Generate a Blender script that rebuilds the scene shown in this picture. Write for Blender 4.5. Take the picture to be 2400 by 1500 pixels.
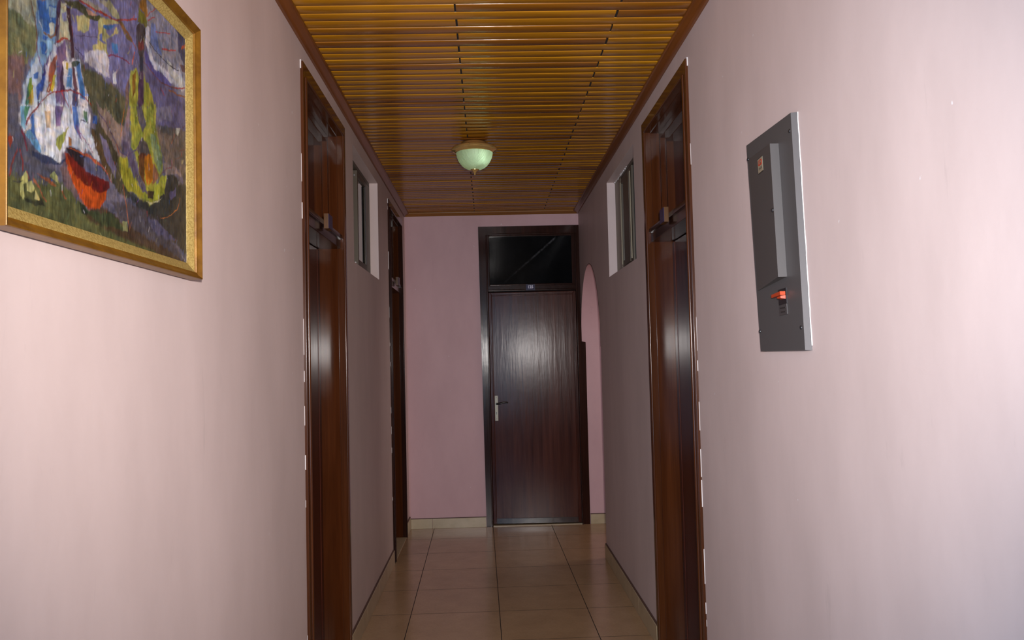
import bpy, bmesh, math, random
from mathutils import Matrix, Vector
import numpy as np

random.seed(7)
C = bpy.context.scene.collection
for o in list(bpy.data.objects):
    bpy.data.objects.remove(o)

# ------------------------------------------------------------------ measures
XL, XR, ZC, YF, H = -0.7036, 0.8074, 2.68, 7.291, 1.43

# ------------------------------------------------------------------ camera
sc = bpy.context.scene
cam_d = bpy.data.cameras.new('camera')
cam = bpy.data.objects.new('camera', cam_d); C.objects.link(cam)
r_ = Vector((0.9993245, -0.02770224, -0.02414801))
u_ = Vector((0.0228554, -0.04606508, 0.99867694))
f_ = Vector((0.02877797, 0.99855425, 0.04540082))
cam.matrix_world = Matrix(((r_.x, u_.x, -f_.x, 0), (r_.y, u_.y, -f_.y, 0), (r_.z, u_.z, -f_.z, H), (0, 0, 0, 1)))
cam_d.sensor_width = 36; cam_d.lens = 36 * 1980.9 / 2400
cam_d.clip_start = 0.02
sc.camera = cam

# ------------------------------------------------------------------ light
sc.view_settings.view_transform = 'Standard'
sc.view_settings.look = 'None'
sc.view_settings.exposure = 0.0
sc.view_settings.gamma = 1.0
sc.view_settings.use_curve_mapping = False

w = bpy.data.worlds.new('world'); sc.world = w; w.use_nodes = True
w.node_tree.nodes['Background'].inputs[0].default_value = (0.55, 0.55, 0.65, 1)
w.node_tree.nodes['Background'].inputs[1].default_value = 0.004

def lamp_obj(name, kind, loc, rot=(0, 0, 0), **kw):
    d = bpy.data.lights.new(name, kind)
    for k, v in kw.items():
        setattr(d, k, v)
    o = bpy.data.objects.new(name, d); C.objects.link(o)
    o.location = loc; o.rotation_euler = rot
    return o

R90 = math.pi / 2
# the camera's flash, a hand's width above the lens
lamp_obj('camera_flash', 'SPOT', (0.05, -0.03, H + 0.12), (R90 + 0.045, 0, 0.0), energy=440, color=(1.0, 0.93, 0.90),
         shadow_soft_size=0.03, spot_size=math.radians(86), spot_blend=1.0)
# daylight of the lobby behind the photographer, from both sides
lamp_obj('lobby_daylight_cool', 'AREA', (-0.80, -1.35, 1.5), (R90, 0, -0.5), energy=110, color=(0.30, 0.62, 1.0),
         shape='RECTANGLE', size=1.0, size_y=2.2)
lamp_obj('lobby_daylight_warm', 'AREA', (0.95, -1.35, 1.5), (R90, 0, 0.5), energy=16, color=(1.0, 0.88, 0.84),
         shape='RECTANGLE', size=1.0, size_y=2.2)

# unseen fill light added in the side passage to brighten the deep walls
lamp_obj('passage_fill', 'AREA', (3.0, 6.65, 1.9), (0, R90, 0), energy=14, color=(1.0, 0.86, 0.78), shape='RECTANGLE', size=1.2, size_y=0.9)

# ------------------------------------------------------------------ materials
def nt(name):
    m = bpy.data.materials.new(name); m.use_nodes = True
    t = m.node_tree; b = t.nodes['Principled BSDF']
    return m, t, b

def mat_plain(name, col, rough=0.5, metal=0.0, coat=0.0, spec=0.5):
    m, t, b = nt(name)
    b.inputs['Base Color'].default_value = (*col, 1)
    b.inputs['Roughness'].default_value = rough
    b.inputs['Metallic'].default_value = metal
    b.inputs['Coat Weight'].default_value = coat
    b.inputs['Specular IOR Level'].default_value = spec
    # a little surface irregularity everywhere
    n = t.nodes.new('ShaderNodeTexNoise'); n.inputs['Scale'].default_value = 12
    tc = t.nodes.new('ShaderNodeTexCoord'); t.links.new(tc.outputs['Object'], n.inputs['Vector'])
    bp = t.nodes.new('ShaderNodeBump'); bp.inputs['Strength'].default_value = 0.05; bp.inputs['Distance'].default_value = 0.002
    t.links.new(n.outputs['Fac'], bp.inputs['Height']); t.links.new(bp.outputs['Normal'], b.inputs['Normal'])
    return m

def noise(t, vec, scale, detail=4, rough=0.55, dist=0.0):
    n = t.nodes.new('ShaderNodeTexNoise')
    n.inputs['Scale'].default_value = scale; n.inputs['Detail'].default_value = detail
    n.inputs['Roughness'].default_value = rough; n.inputs['Distortion'].default_value = dist
    t.links.new(vec, n.inputs['Vector'])
    return n.outputs['Fac']

def ramp(t, fac, stops):
    r = t.nodes.new('ShaderNodeValToRGB')
    els = r.color_ramp.elements
    while len(els) < len(stops):
        els.new(0.5)
    for e, (p, c) in zip(els, stops):
        e.position = p; e.color = (*c, 1) if len(c) == 3 else c
    t.links.new(fac, r.inputs[0])
    return r.outputs[0]

def mapping(t, src, scale, loc=(0, 0, 0)):
    mp = t.nodes.new('ShaderNodeMapping')
    mp.inputs['Scale'].default_value = scale; mp.inputs['Location'].default_value = loc
    t.links.new(src, mp.inputs['Vector'])
    return mp.outputs[0]

def mix(t, fac, a, b, mode='MIX'):
    m = t.nodes.new('ShaderNodeMix'); m.data_type = 'RGBA'; m.blend_type = mode
    for s, v in ((m.inputs[0], fac), (m.inputs[6], a), (m.inputs[7], b)):
        if hasattr(v, 'is_linked') or isinstance(v, bpy.types.NodeSocket):
            t.links.new(v, s)
        elif isinstance(v, tuple):
            s.default_value = (*v, 1)
        else:
            s.default_value = v
    return m.outputs[2]

def objco(t):
    return t.nodes.new('ShaderNodeTexCoord').outputs['Object']

def bump(t, b, h, strength, dist=0.002):
    bp = t.nodes.new('ShaderNodeBump'); bp.inputs['Strength'].default_value = strength; bp.inputs['Distance'].default_value = dist
    t.links.new(h, bp.inputs['Height']); t.links.new(bp.outputs['Normal'], b.inputs['Normal'])

def mat_wall(name, c0, c1):
    m, t, b = nt(name); co = objco(t)
    base = ramp(t, noise(t, mapping(t, co, (1, 1, 0.45)), 2.6, 5, 0.6), [(0.3, c0), (0.7, c1)])
    # rubbed grey scuffs, tall and thin
    sc_ = noise(t, mapping(t, co, (9, 9, 1.6)), 2.2, 6, 0.7, 0.6)
    scm = ramp(t, sc_, [(0.64, (0, 0, 0)), (0.80, (0.32, 0.32, 0.32))])
    base = mix(t, scm, base, tuple(x * 0.62 for x in c0))
    # small white nicks in the paint
    v = t.nodes.new('ShaderNodeTexVoronoi'); v.inputs['Scale'].default_value = 7.0; v.inputs['Randomness'].default_value = 1
    t.links.new(mix(t, 0.05, co, noise_rgb(t, co, 30)), v.inputs['Vector'])
    nick = ramp(t, v.outputs['Distance'], [(0.018, (1, 1, 1)), (0.032, (0, 0, 0))])
    base = mix(t, nick, base, (0.72, 0.68, 0.68))
    t.links.new(base, b.inputs['Base Color'])
    b.inputs['Roughness'].default_value = 0.5
    b.inputs['Specular IOR Level'].default_value = 0.3
    bump(t, b, noise(t, co, 26, 5, 0.6), 0.10, 0.004)
    return m

def noise_rgb(t, vec, scale):
    n = t.nodes.new('ShaderNodeTexNoise'); n.inputs['Scale'].default_value = scale
    t.links.new(vec, n.inputs['Vector'])
    return n.outputs['Color']

def mat_wood(name, dark, light, axis=2, rough=0.28, coat=0.6, grain=1.0, coat_rough=0.10, spec=0.28, wave=0.0):
    m, t, b = nt(name); co = objco(t)
    s = [26, 26, 26]; s[axis] = 1.3
    g = noise(t, mapping(t, co, tuple(s)), 1.0, 6, 0.62, 0.4)
    s2 = [140, 140, 140]; s2[axis] = 4
    g2 = noise(t, mapping(t, co, tuple(s2)), 1.0, 3, 0.6)
    col = ramp(t, g, [(0.28, dark), (0.72, light)])
    col = mix(t, ramp(t, g2, [(0.45, (0, 0, 0)), (0.8, (0.35, 0.35, 0.35))]), col, tuple(x * 0.45 for x in dark))
    t.links.new(col, b.inputs['Base Color'])
    b.inputs['Roughness'].default_value = rough
    b.inputs['Coat Weight'].default_value = coat; b.inputs['Coat Roughness'].default_value = coat_rough
    b.inputs['Specular IOR Level'].default_value = spec
    bump(t, b, g, 0.12 * grain, 0.004)
    if wave:      # brushed varnish: long shallow runs that break up a reflection
        s3 = [24, 24, 24]; s3[axis] = 2.2
        wv = noise(t, mapping(t, co, tuple(s3)), 1.0, 3, 0.6, 0.3)
        wv2 = noise(t, co, 5.0, 3, 0.5)
        ad = t.nodes.new('ShaderNodeMath'); ad.operation = 'MULTIPLY_ADD'
        t.links.new(wv2, ad.inputs[0]); ad.inputs[1].default_value = 0.8; t.links.new(wv, ad.inputs[2])
        b2 = t.nodes.new('ShaderNodeBump'); b2.inputs['Strength'].default_value = 1.0; b2.inputs['Distance'].default_value = wave
        t.links.new(ad.outputs[0], b2.inputs['Height']); t.links.new(b.inputs['Normal'].links[0].from_socket, b2.inputs['Normal'])
        t.links.new(b2.outputs['Normal'], b.inputs['Normal'])
    return m

M = {}
M['wall'] = mat_wall('pink_wall_paint', (0.56, 0.448, 0.425), (0.65, 0.525, 0.50))
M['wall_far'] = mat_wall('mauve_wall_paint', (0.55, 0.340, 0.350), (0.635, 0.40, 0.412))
M['door'] = mat_wood('mahogany_door', (0.036, 0.0085, 0.0050), (0.092, 0.026, 0.015), 2, 0.18, 0.0, 0.2, 0.10, 0.085, 0.0007)
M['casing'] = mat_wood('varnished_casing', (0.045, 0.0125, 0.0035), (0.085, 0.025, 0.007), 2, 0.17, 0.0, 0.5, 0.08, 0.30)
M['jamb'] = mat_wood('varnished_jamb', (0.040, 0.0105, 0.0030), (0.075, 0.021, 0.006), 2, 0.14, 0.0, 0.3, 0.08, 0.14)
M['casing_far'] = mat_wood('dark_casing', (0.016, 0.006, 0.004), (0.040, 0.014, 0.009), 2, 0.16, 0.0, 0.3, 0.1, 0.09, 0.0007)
M['bar'] = mat_wood('transom_rail_wood', (0.015, 0.006, 0.004), (0.034, 0.013, 0.008), 1, 0.15, 0.0, 0.5, 0.1, 0.15)
M['crown'] = mat_wood('varnished_crown', (0.12, 0.035, 0.006), (0.20, 0.062, 0.010), 1, 0.32, 0.08)
M['crown_x'] = mat_wood('varnished_crown_across', (0.20, 0.075, 0.010), (0.32, 0.13, 0.02), 0, 0.32, 0.08)
M['dark'] = mat_plain('shadow_gap', (0.01, 0.008, 0.006), 0.8)
M['alu'] = mat_plain('bronze_aluminium', (0.075, 0.058, 0.038), 0.45, 0.15)
M['alu_tan'] = mat_plain('tan_window_stile', (0.20, 0.165, 0.11), 0.45, 0.3)
M['screw'] = mat_plain('screw_metal', (0.6, 0.6, 0.62), 0.3, 1.0)
M['steel'] = mat_plain('painted_grey_steel', (0.118, 0.112, 0.112), 0.50, 0.45, 0.0, 0.35)
M['steel_lid'] = mat_plain('painted_grey_lid', (0.112, 0.103, 0.100), 0.50, 0.45, 0.0, 0.35)
M['black'] = mat_plain('black_plastic', (0.012, 0.012, 0.014), 0.35)
M['orange'] = mat_plain('orange_plastic', (0.46, 0.050, 0.008), 0.5)
M['greylabel'] = mat_plain('grey_label', (0.055, 0.048, 0.048), 0.5)
M['ink'] = mat_plain('dark_ink', (0.02, 0.015, 0.015), 0.6)
M['cream'] = mat_plain('cream_sticker', (0.34, 0.29, 0.20), 0.5)
M['redink'] = mat_plain('red_print', (0.50, 0.04, 0.015), 0.5)
M['chrome'] = mat_plain('brushed_nickel', (0.36, 0.34, 0.28), 0.55, 0.6)
M['lever'] = mat_plain('dark_lever', (0.02, 0.016, 0.014), 0.3, 0.3)
M['plate_blue'] = mat_plain('navy_number_plate', (0.020, 0.016, 0.060), 0.3, 0.0, 0.0, 0.1)
M['plate_rim'] = mat_plain('plate_rim', (0.06, 0.055, 0.075), 0.35, 0.0, 0.0, 0.1)
M['digit'] = mat_plain('white_digits', (0.62, 0.60, 0.72), 0.45)
M['block'] = mat_wood('pale_wood_block', (0.075, 0.030, 0.007), (0.12, 0.052, 0.014), 2, 0.4, 0.0)
M['plaster'] = mat_plain('bare_plaster', (0.66, 0.62, 0.60), 0.8)
M['brass'] = mat_plain('polished_brass', (0.86, 0.58, 0.20), 0.16, 0.75)
M['brown_paint'] = mat_plain('dark_paint_edge', (0.10, 0.05, 0.035), 0.6)

def mat_glass(name, col, rough=0.04, streak=False):
    m, t, b = nt(name); co = objco(t)
    b.inputs['Base Color'].default_value = (*col, 1)
    b.inputs['Roughness'].default_value = rough
    b.inputs['IOR'].default_value = 1.5 if streak else 2.0
    b.inputs['Specular IOR Level'].default_value = 0.05 if streak else 0.5
    if streak:   # a pale broken streak running diagonally across the pane
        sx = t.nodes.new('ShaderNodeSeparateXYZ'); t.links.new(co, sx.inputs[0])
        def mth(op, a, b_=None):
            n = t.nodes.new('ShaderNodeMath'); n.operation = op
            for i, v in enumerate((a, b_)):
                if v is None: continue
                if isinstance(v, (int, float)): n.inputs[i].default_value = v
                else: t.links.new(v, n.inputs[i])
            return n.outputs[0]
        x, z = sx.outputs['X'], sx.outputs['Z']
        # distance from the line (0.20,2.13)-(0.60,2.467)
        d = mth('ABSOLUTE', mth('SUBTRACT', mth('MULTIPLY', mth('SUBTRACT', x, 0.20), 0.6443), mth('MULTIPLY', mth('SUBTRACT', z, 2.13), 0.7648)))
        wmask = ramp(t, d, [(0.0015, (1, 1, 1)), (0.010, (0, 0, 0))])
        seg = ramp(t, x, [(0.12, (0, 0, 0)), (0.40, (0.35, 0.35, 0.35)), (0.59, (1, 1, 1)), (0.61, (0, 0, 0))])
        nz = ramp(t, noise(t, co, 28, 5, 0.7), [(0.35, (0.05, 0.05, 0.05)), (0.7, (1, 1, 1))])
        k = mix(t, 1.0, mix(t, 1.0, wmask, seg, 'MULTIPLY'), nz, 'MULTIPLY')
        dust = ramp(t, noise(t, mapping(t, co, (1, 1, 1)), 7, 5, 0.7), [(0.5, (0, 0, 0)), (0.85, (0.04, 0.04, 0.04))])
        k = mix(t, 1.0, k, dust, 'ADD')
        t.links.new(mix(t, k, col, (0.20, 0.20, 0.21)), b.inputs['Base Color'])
    return m
M['glass'] = mat_glass('window_glass', (0.02, 0.021, 0.019), 0.05)
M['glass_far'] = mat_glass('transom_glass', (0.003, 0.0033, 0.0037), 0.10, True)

# floor tiles
def mat_floor():
    m, t, b = nt('beige_floor_tile'); co = objco(t)
    br = t.nodes.new('ShaderNodeTexBrick')
    br.offset = 0; br.squash = 1
    br.inputs['Scale'].default_value = 1.0
    br.inputs['Brick Width'].default_value = 0.5; br.inputs['Row Height'].default_value = 0.5
    br.inputs['Mortar Size'].default_value = 0.0022; br.inputs['Mortar Smooth'].default_value = 0.2
    br.inputs['Color1'].default_value = (0.47, 0.47, 0.47, 1); br.inputs['Color2'].default_value = (0.53, 0.53, 0.53, 1)
    br.inputs['Mortar'].default_value = (0, 0, 0, 1)
    t.links.new(co, br.inputs['Vector'])
    n = noise(t, co, 5, 6, 0.65); n2 = noise(t, co, 90, 3, 0.6)
    c = ramp(t, n, [(0.3, (0.37, 0.235, 0.125)), (0.7, (0.46, 0.30, 0.165))])
    c = mix(t, ramp(t, n2, [(0.4, (0, 0, 0)), (0.75, (0.22, 0.22, 0.22))]), c, (0.22, 0.14, 0.08))
    c = mix(t, br.outputs['Fac'], c, (0.012, 0.009, 0.007))
    t.links.new(c, b.inputs['Base Color'])
    rr = ramp(t, br.outputs['Fac'], [(0, (0.20, 0.20, 0.20)), (1, (0.8, 0.8, 0.8))])
    t.links.new(rr, b.inputs['Roughness'])
    b.inputs['Specular IOR Level'].default_value = 0.3
    bp = t.nodes.new('ShaderNodeBump'); bp.invert = True
    bp.inputs['Strength'].default_value = 0.5; bp.inputs['Distance'].default_value = 0.002
    t.links.new(br.outputs['Fac'], bp.inputs['Height']); t.links.new(bp.outputs['Normal'], b.inputs['Normal'])
    return m
M['floor'] = mat_floor()

def mat_tilebase():
    m, t, b = nt('cream_skirting_tile'); co = objco(t)
    c = ramp(t, noise(t, co, 9, 5, 0.6), [(0.3, (0.42, 0.33, 0.20)), (0.7, (0.52, 0.42, 0.27))])
    t.links.new(c, b.inputs['Base Color']); b.inputs['Roughness'].default_value = 0.3
    return m
M['skirt'] = mat_tilebase()

def mat_slats():
    m, t, b = nt('varnished_ceiling_slats'); co = objco(t)
    at = t.nodes.new('ShaderNodeAttribute'); at.attribute_name = 'tone'
    off = t.nodes.new('ShaderNodeVectorMath'); off.operation = 'MULTIPLY_ADD'
    t.links.new(at.outputs['Color'], off.inputs[0]); off.inputs[1].default_value = (40, 40, 40)
    t.links.new(co, off.inputs[2])
    g = noise(t, mapping(t, off.outputs[0], (1.6, 45, 45)), 1.0, 6, 0.65, 0.3)
    g2 = noise(t, mapping(t, off.outputs[0], (2.0, 12, 12)), 1.0, 4, 0.6, 0.8)
    c = ramp(t, g, [(0.25, (0.36, 0.145, 0.005)), (0.75, (0.62, 0.285, 0.010))])
    c = mix(t, ramp(t, g2, [(0.5, (0, 0, 0)), (0.8, (0.45, 0.45, 0.45))]), c, (0.17, 0.06, 0.008))
    # board to board difference of the timber itself
    c = mix(t, ramp(t, at.outputs['Fac'], [(0.0, (0.8, 0.8, 0.8)), (0.25, (0.35, 0.35, 0.35)), (1.0, (0, 0, 0))]), c, (0.15, 0.040, 0.008))
    t.links.new(c, b.inputs['Base Color'])
    b.inputs['Roughness'].default_value = 0.20
    b.inputs['Specular IOR Level'].default_value = 0.2; b.inputs['Coat Weight'].default_value = 0.02; b.inputs['Coat Roughness'].default_value = 0.08
    bump(t, b, g, 0.15, 0.003)
    return m
M['slats'] = mat_slats()

# ------------------------------------------------------------------ mesh helpers
class MB:
    """collects shapes in wall coordinates (u along, w out of the wall, z up) or in world coordinates"""
    def __init__(s, fr=None):
        s.bm = bmesh.new(); s.fr = fr or (lambda u, w_, z: (u, w_, z))
    def add(s, fn):
        s.bm.verts.ensure_lookup_table(); n0 = len(s.bm.verts)
        fn(s.bm)
        return s
    def box(s, u0, u1, w0, w1, z0, z1, bev=0.0, seg=2):
        b = bmesh.new()
        bmesh.ops.create_cube(b, size=1)
        for v in b.verts:
            v.co = ((u0 + u1) / 2 + v.co.x * (u1 - u0), (w0 + w1) / 2 + v.co.y * (w1 - w0), (z0 + z1) / 2 + v.co.z * (z1 - z0))
        if bev > 0:
            bmesh.ops.bevel(b, geom=b.edges[:], offset=bev, segments=seg, affect='EDGES', profile=0.5)
        s._merge(b); return s
    def poly(s, pts, w0, w1, bev=0.0):
        """outline pts (u,z) extruded from w0 to w1"""
        b = bmesh.new()
        va = [b.verts.new((u, w0, z)) for u, z in pts]; vb = [b.verts.new((u, w1, z)) for u, z in pts]
        b.faces.new(va); b.faces.new(vb[::-1])
        n = len(pts)
        for i in range(n):
            b.faces.new((va[i], vb[i], vb[(i + 1) % n], va[(i + 1) % n]))
        if bev > 0:
            bmesh.ops.bevel(b, geom=b.edges[:], offset=bev, segments=2, affect='EDGES')
        s._merge(b); return s
    def hexa(s, pts, bev=0.0):
        """8 corners: four of the back (counter-clockwise), four of the front"""
        b = bmesh.new(); v = [b.verts.new(p) for p in pts]
        for f in ((0, 1, 2, 3), (7, 6, 5, 4), (0, 4, 5, 1), (1, 5, 6, 2), (2, 6, 7, 3), (3, 7, 4, 0)):
            b.faces.new([v[i] for i in f])
        if bev > 0:
            bmesh.ops.bevel(b, geom=b.edges[:], offset=bev, segments=2, affect='EDGES')
        s._merge(b); return s
    def sweep(s, prof, path_a, path_b):
        """prof: list of (p,q); straight prism; path_a/path_b map (p,q)->(u,w,z) at both ends (mitres)"""
        b = bmesh.new()
        a = [b.verts.new(path_a(*p)) for p in prof]; c = [b.verts.new(path_b(*p)) for p in prof]
        n = len(prof)
        for i in range(n):
            b.faces.new((a[i], a[(i + 1) % n], c[(i + 1) % n], c[i]))
        b.faces.new(a[::-1]); b.faces.new(c)
        s._merge(b); return s
    def cyl(s, c, r, depth, axis='w', seg=24, r2=None, bev=0.0):
        b = bmesh.new()
        bmesh.ops.create_cone(b, cap_ends=True, segments=seg, radius1=r, radius2=r if r2 is None else r2, depth=depth)
        for v in b.verts:
            x, y, z = v.co
            if axis == 'w': v.co = (c[0] + x, c[1] + z, c[2] + y)
            elif axis == 'u': v.co = (c[0] + z, c[1] + x, c[2] + y)
            else: v.co = (c[0] + x, c[1] + y, c[2] + z)
        if bev > 0:
            bmesh.ops.bevel(b, geom=[e for e in b.edges if len(e.link_faces) == 2 and e.calc_face_angle(0) > 1], offset=bev, segments=2, affect='EDGES')
        s._merge(b); return s
    def tube(s, pts, rad, seg=12):
        """rad: one radius or one per point"""
        b = bmesh.new(); P = [Vector(p) for p in pts]
        rads = rad if isinstance(rad, (list, tuple)) else [rad] * len(P)
        rings = []
        for i, p in enumerate(P):
            d = (P[min(i + 1, len(P) - 1)] - P[max(i - 1, 0)]).normalized()
            a = d.orthogonal().normalized() if i == 0 else (rings_a - d * rings_a.dot(d)).normalized()
            rings_a = a; c = d.cross(a)
            rings.append([b.verts.new(p + (a * math.cos(t) + c * math.sin(t)) * rads[i]) for t in [2 * math.pi * k / seg for k in range(seg)]])
        for i in range(len(rings) - 1):
            for k in range(seg):
                b.faces.new((rings[i][k], rings[i][(k + 1) % seg], rings[i + 1][(k + 1) % seg], rings[i + 1][k]))
        b.faces.new(rings[0][::-1]); b.faces.new(rings[-1])
        s._merge(b); return s
    def lathe(s, prof, c=(0, 0, 0), seg=64, fn=None, closed=False):
        """prof (r,z) turned about the vertical through c"""
        b = bmesh.new(); rings = []
        for r, z in prof:
            ring = []
            for k in range(seg):
                t = 2 * math.pi * k / seg
                rr, zz = (r, z) if fn is None else fn(r, z, t)
                ring.append(b.verts.new((c[0] + rr * math.cos(t), c[1] + rr * math.sin(t), c[2] + zz)))
            rings.append(ring)
        pairs = list(zip(rings, rings[1:])) + ([(rings[-1], rings[0])] if closed else [])
        for A, B in pairs:
            for k in range(seg):
                b.faces.new((A[k], A[(k + 1) % seg], B[(k + 1) % seg], B[k]))
        s._merge(b); return s
    def _merge(s, b):
        b.verts.index_update()
        vm = [s.bm.verts.new(v.co) for v in b.verts]
        for f in b.faces:
            try: s.bm.faces.new([vm[v.index] for v in f.verts])
            except ValueError: pass
        b.free()

ORG = {}
def build(name, mb, mat, parent=None, org=None, smooth=True, recalc=True, autos=40):
    if org is None: org = ORG.get(parent.name, (0, 0, 0)) if parent else (0, 0, 0)
    o3 = Vector(org)
    for v in mb.bm.verts:
        v.co = Vector(mb.fr(*v.co)) - o3
    if recalc: bmesh.ops.recalc_face_normals(mb.bm, faces=mb.bm.faces)
    if smooth:
        for f in mb.bm.faces: f.smooth = True
        for e in mb.bm.edges:
            if len(e.link_faces) == 2 and e.calc_face_angle(0) > math.radians(autos): e.smooth = False
    me = bpy.data.meshes.new(name); mb.bm.to_mesh(me); mb.bm.free()
    me.materials.append(mat)
    o = bpy.data.objects.new(name, me); C.objects.link(o)
    ORG[o.name] = tuple(org)
    if smooth:
        wn = o.modifiers.new('weighted', 'WEIGHTED_NORMAL'); wn.keep_sharp = True; wn.weight = 100; wn.mode = 'FACE_AREA'
    if parent:
        o.parent = parent; o.location = o3 - Vector(ORG[parent.name])
    else:
        o.location = o3
    return o

def empty(name, loc):
    o = bpy.data.objects.new(name, None); C.objects.link(o); o.location = loc
    o.empty_display_size = 0.05
    ORG[o.name] = tuple(loc)
    return o

def tag(o, label=None, cat=None, group=None, kind=None):
    if label: o['label'] = label
    if cat: o['category'] = cat
    if group: o['group'] = group
    if kind: o['kind'] = kind
    return o

FL = lambda u, w_, z: (XL + w_, u, z)      # left wall, w points into the corridor
FR = lambda u, w_, z: (XR - w_, u, z)      # right wall
FF = lambda u, w_, z: (u, YF - w_, z)      # far wall

def text(name, body, size, fr, u, w_, z, mat, parent, depth=0.0006, flip=False, sx=1.0):
    """real lettering, converted to a mesh and laid on the surface"""
    cu = bpy.data.curves.new(name, 'FONT'); cu.body = body; cu.size = size; cu.extrude = depth
    cu.align_x = 'CENTER'; cu.align_y = 'CENTER'; cu.offset = size * 0.035
    tmp = bpy.data.objects.new('tmp', cu); C.objects.link(tmp)
    dg = bpy.context.evaluated_depsgraph_get(); dg.update()
    me = bpy.data.meshes.new_from_object(tmp.evaluated_get(dg))
    bpy.data.objects.remove(tmp)
    bm = bmesh.new(); bm.from_mesh(me); bpy.data.meshes.remove(me)
    for v in bm.verts:
        x, y, zz = v.co
        v.co = (u + (-x if flip else x) * sx, w_ + zz, z + y)
    mb = MB(fr); mb.bm.free(); mb.bm = bm
    return build(name, mb, mat, parent, smooth=False)

# ------------------------------------------------------------------ room shell
def wall_cells(fr, u_range, z_range, holes, thick, name, label, arch=None):
    """a wall with rectangular openings (and one arched one), faces only where there is a surface"""
    us = sorted({*u_range, *[h[0] for h in holes], *[h[1] for h in holes]} | ({arch[0], arch[1]} if arch else set()))
    zs = sorted({*z_range, *[h[2] for h in holes], *[h[3] for h in holes]})
    us = [u for u in us if u_range[0] <= u <= u_range[1]]; zs = [z for z in zs if z_range[0] <= z <= z_range[1]]
    # refine so the smooth shading and the sampling stay even
    bm = bmesh.new()
    V = {}
    def vt(u, w_, z):
        k = (round(u, 5), round(w_, 5), round(z, 5))
        if k not in V: V[k] = bm.verts.new(k)
        return V[k]
    def solid(i, j):
        if i < 0 or j < 0 or i >= len(us) - 1 or j >= len(zs) - 1: return False
        cu, cz = (us[i] + us[i + 1]) / 2, (zs[j] + zs[j + 1]) / 2
        if arch and arch[0] < cu < arch[1]: return False
        return not any(h[0] < cu < h[1] and h[2] < cz < h[3] for h in holes)
    for i in range(len(us) - 1):
        for j in range(len(zs) - 1):
            if not solid(i, j): continue
            a, b, c, d = us[i], us[i + 1], zs[j], zs[j + 1]
            bm.faces.new((vt(a, 0, c), vt(b, 0, c), vt(b, 0, d), vt(a, 0, d)))
            bm.faces.new((vt(a, -thick, c), vt(b, -thick, c), vt(b, -thick, d), vt(a, -thick, d)))
            if not solid(i - 1, j): bm.faces.new((vt(a, 0, c), vt(a, 0, d), vt(a, -thick, d), vt(a, -thick, c)))
            if not solid(i + 1, j): bm.faces.new((vt(b, 0, c), vt(b, 0, d), vt(b, -thick, d), vt(b, -thick, c)))
            if not solid(i, j - 1): bm.faces.new((vt(a, 0, c), vt(b, 0, c), vt(b, -thick, c), vt(a, -thick, c)))
            if not solid(i, j + 1): bm.faces.new((vt(a, 0, d), vt(b, 0, d), vt(b, -thick, d), vt(a, -thick, d)))
    if arch:
        a0, a1, zs0, rise = arch
        n = 40; c = (a0 + a1) / 2; hw = (a1 - a0) / 2
        P = []
        for k in range(n + 1):
            t = math.pi * (1 - k / n)
            P.append((c + hw * math.cos(t), zs0 + rise * math.sin(t)))
        top = z_range[1]
        for (ua, za), (ub, zb) in zip(P, P[1:]):
            bm.faces.new((vt(ua, 0, za), vt(ub, 0, zb), vt(ub, 0, top), vt(ua, 0, top)))
            bm.faces.new((vt(ua, -thick, za), vt(ub, -thick, zb), vt(ub, -thick, top), vt(ua, -thick, top)))
            bm.faces.new((vt(ua, 0, za), vt(ub, 0, zb), vt(ub, -thick, zb), vt(ua, -thick, za)))
            bm.faces.new((vt(ua, 0, top), vt(ub, 0, top), vt(ub, -thick, top), vt(ua, -thick, top)))
    mb = MB(fr); mb.bm.free(); mb.bm = bm
    o = build(name, mb, M['wall'], smooth=True, autos=30)
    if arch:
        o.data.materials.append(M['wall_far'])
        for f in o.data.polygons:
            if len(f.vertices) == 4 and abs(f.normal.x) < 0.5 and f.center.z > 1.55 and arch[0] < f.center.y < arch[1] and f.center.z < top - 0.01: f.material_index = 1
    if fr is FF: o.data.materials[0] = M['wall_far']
    tag(o, label, 'wall', kind='structure')
    return o

TH = 0.15
D1 = (3.293, 4.140, 0.0, 2.549)      # door openings (u0,u1,z0,z1)
D2 = (6.120, 6.948, 0.0, 2.546)
D4 = (3.293, 4.128, 0.0, 2.536)
W1 = (4.51, 5.53, 1.965, 2.60)
W2 = (4.505, 5.525, 1.95, 2.575)
ZT = 2.80
wl = wall_cells(FL, (-0.6, YF), (0, ZT), [D1, D2, W1], TH, 'wall_left', 'long pink plastered wall on the left, holding the oil painting')
wr = wall_cells(FR, (-0.6, YF), (0, ZT), [D4, W2], TH, 'wall_right', 'long pink plastered wall on the right with the grey electrical panel and the arch', arch=(6.05, YF, 1.56, 0.60))
wf = wall_cells(FF, (XL - TH, 3.2), (0, ZT), [(0.0, 0.78, 0.0, 2.52)], TH, 'wall_far', 'pink wall closing the far end of the corridor')
b = MB(FR); bb = b.bm; prev = None; ring = []
for k in range(0, 23):
    t_ = math.pi * (1 - k / 40); ring.append((6.67 + 0.6205 * math.cos(t_), 1.56 + 0.60 * math.sin(t_)))
ring = [(6.05, 1.50)] + ring[:]
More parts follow.
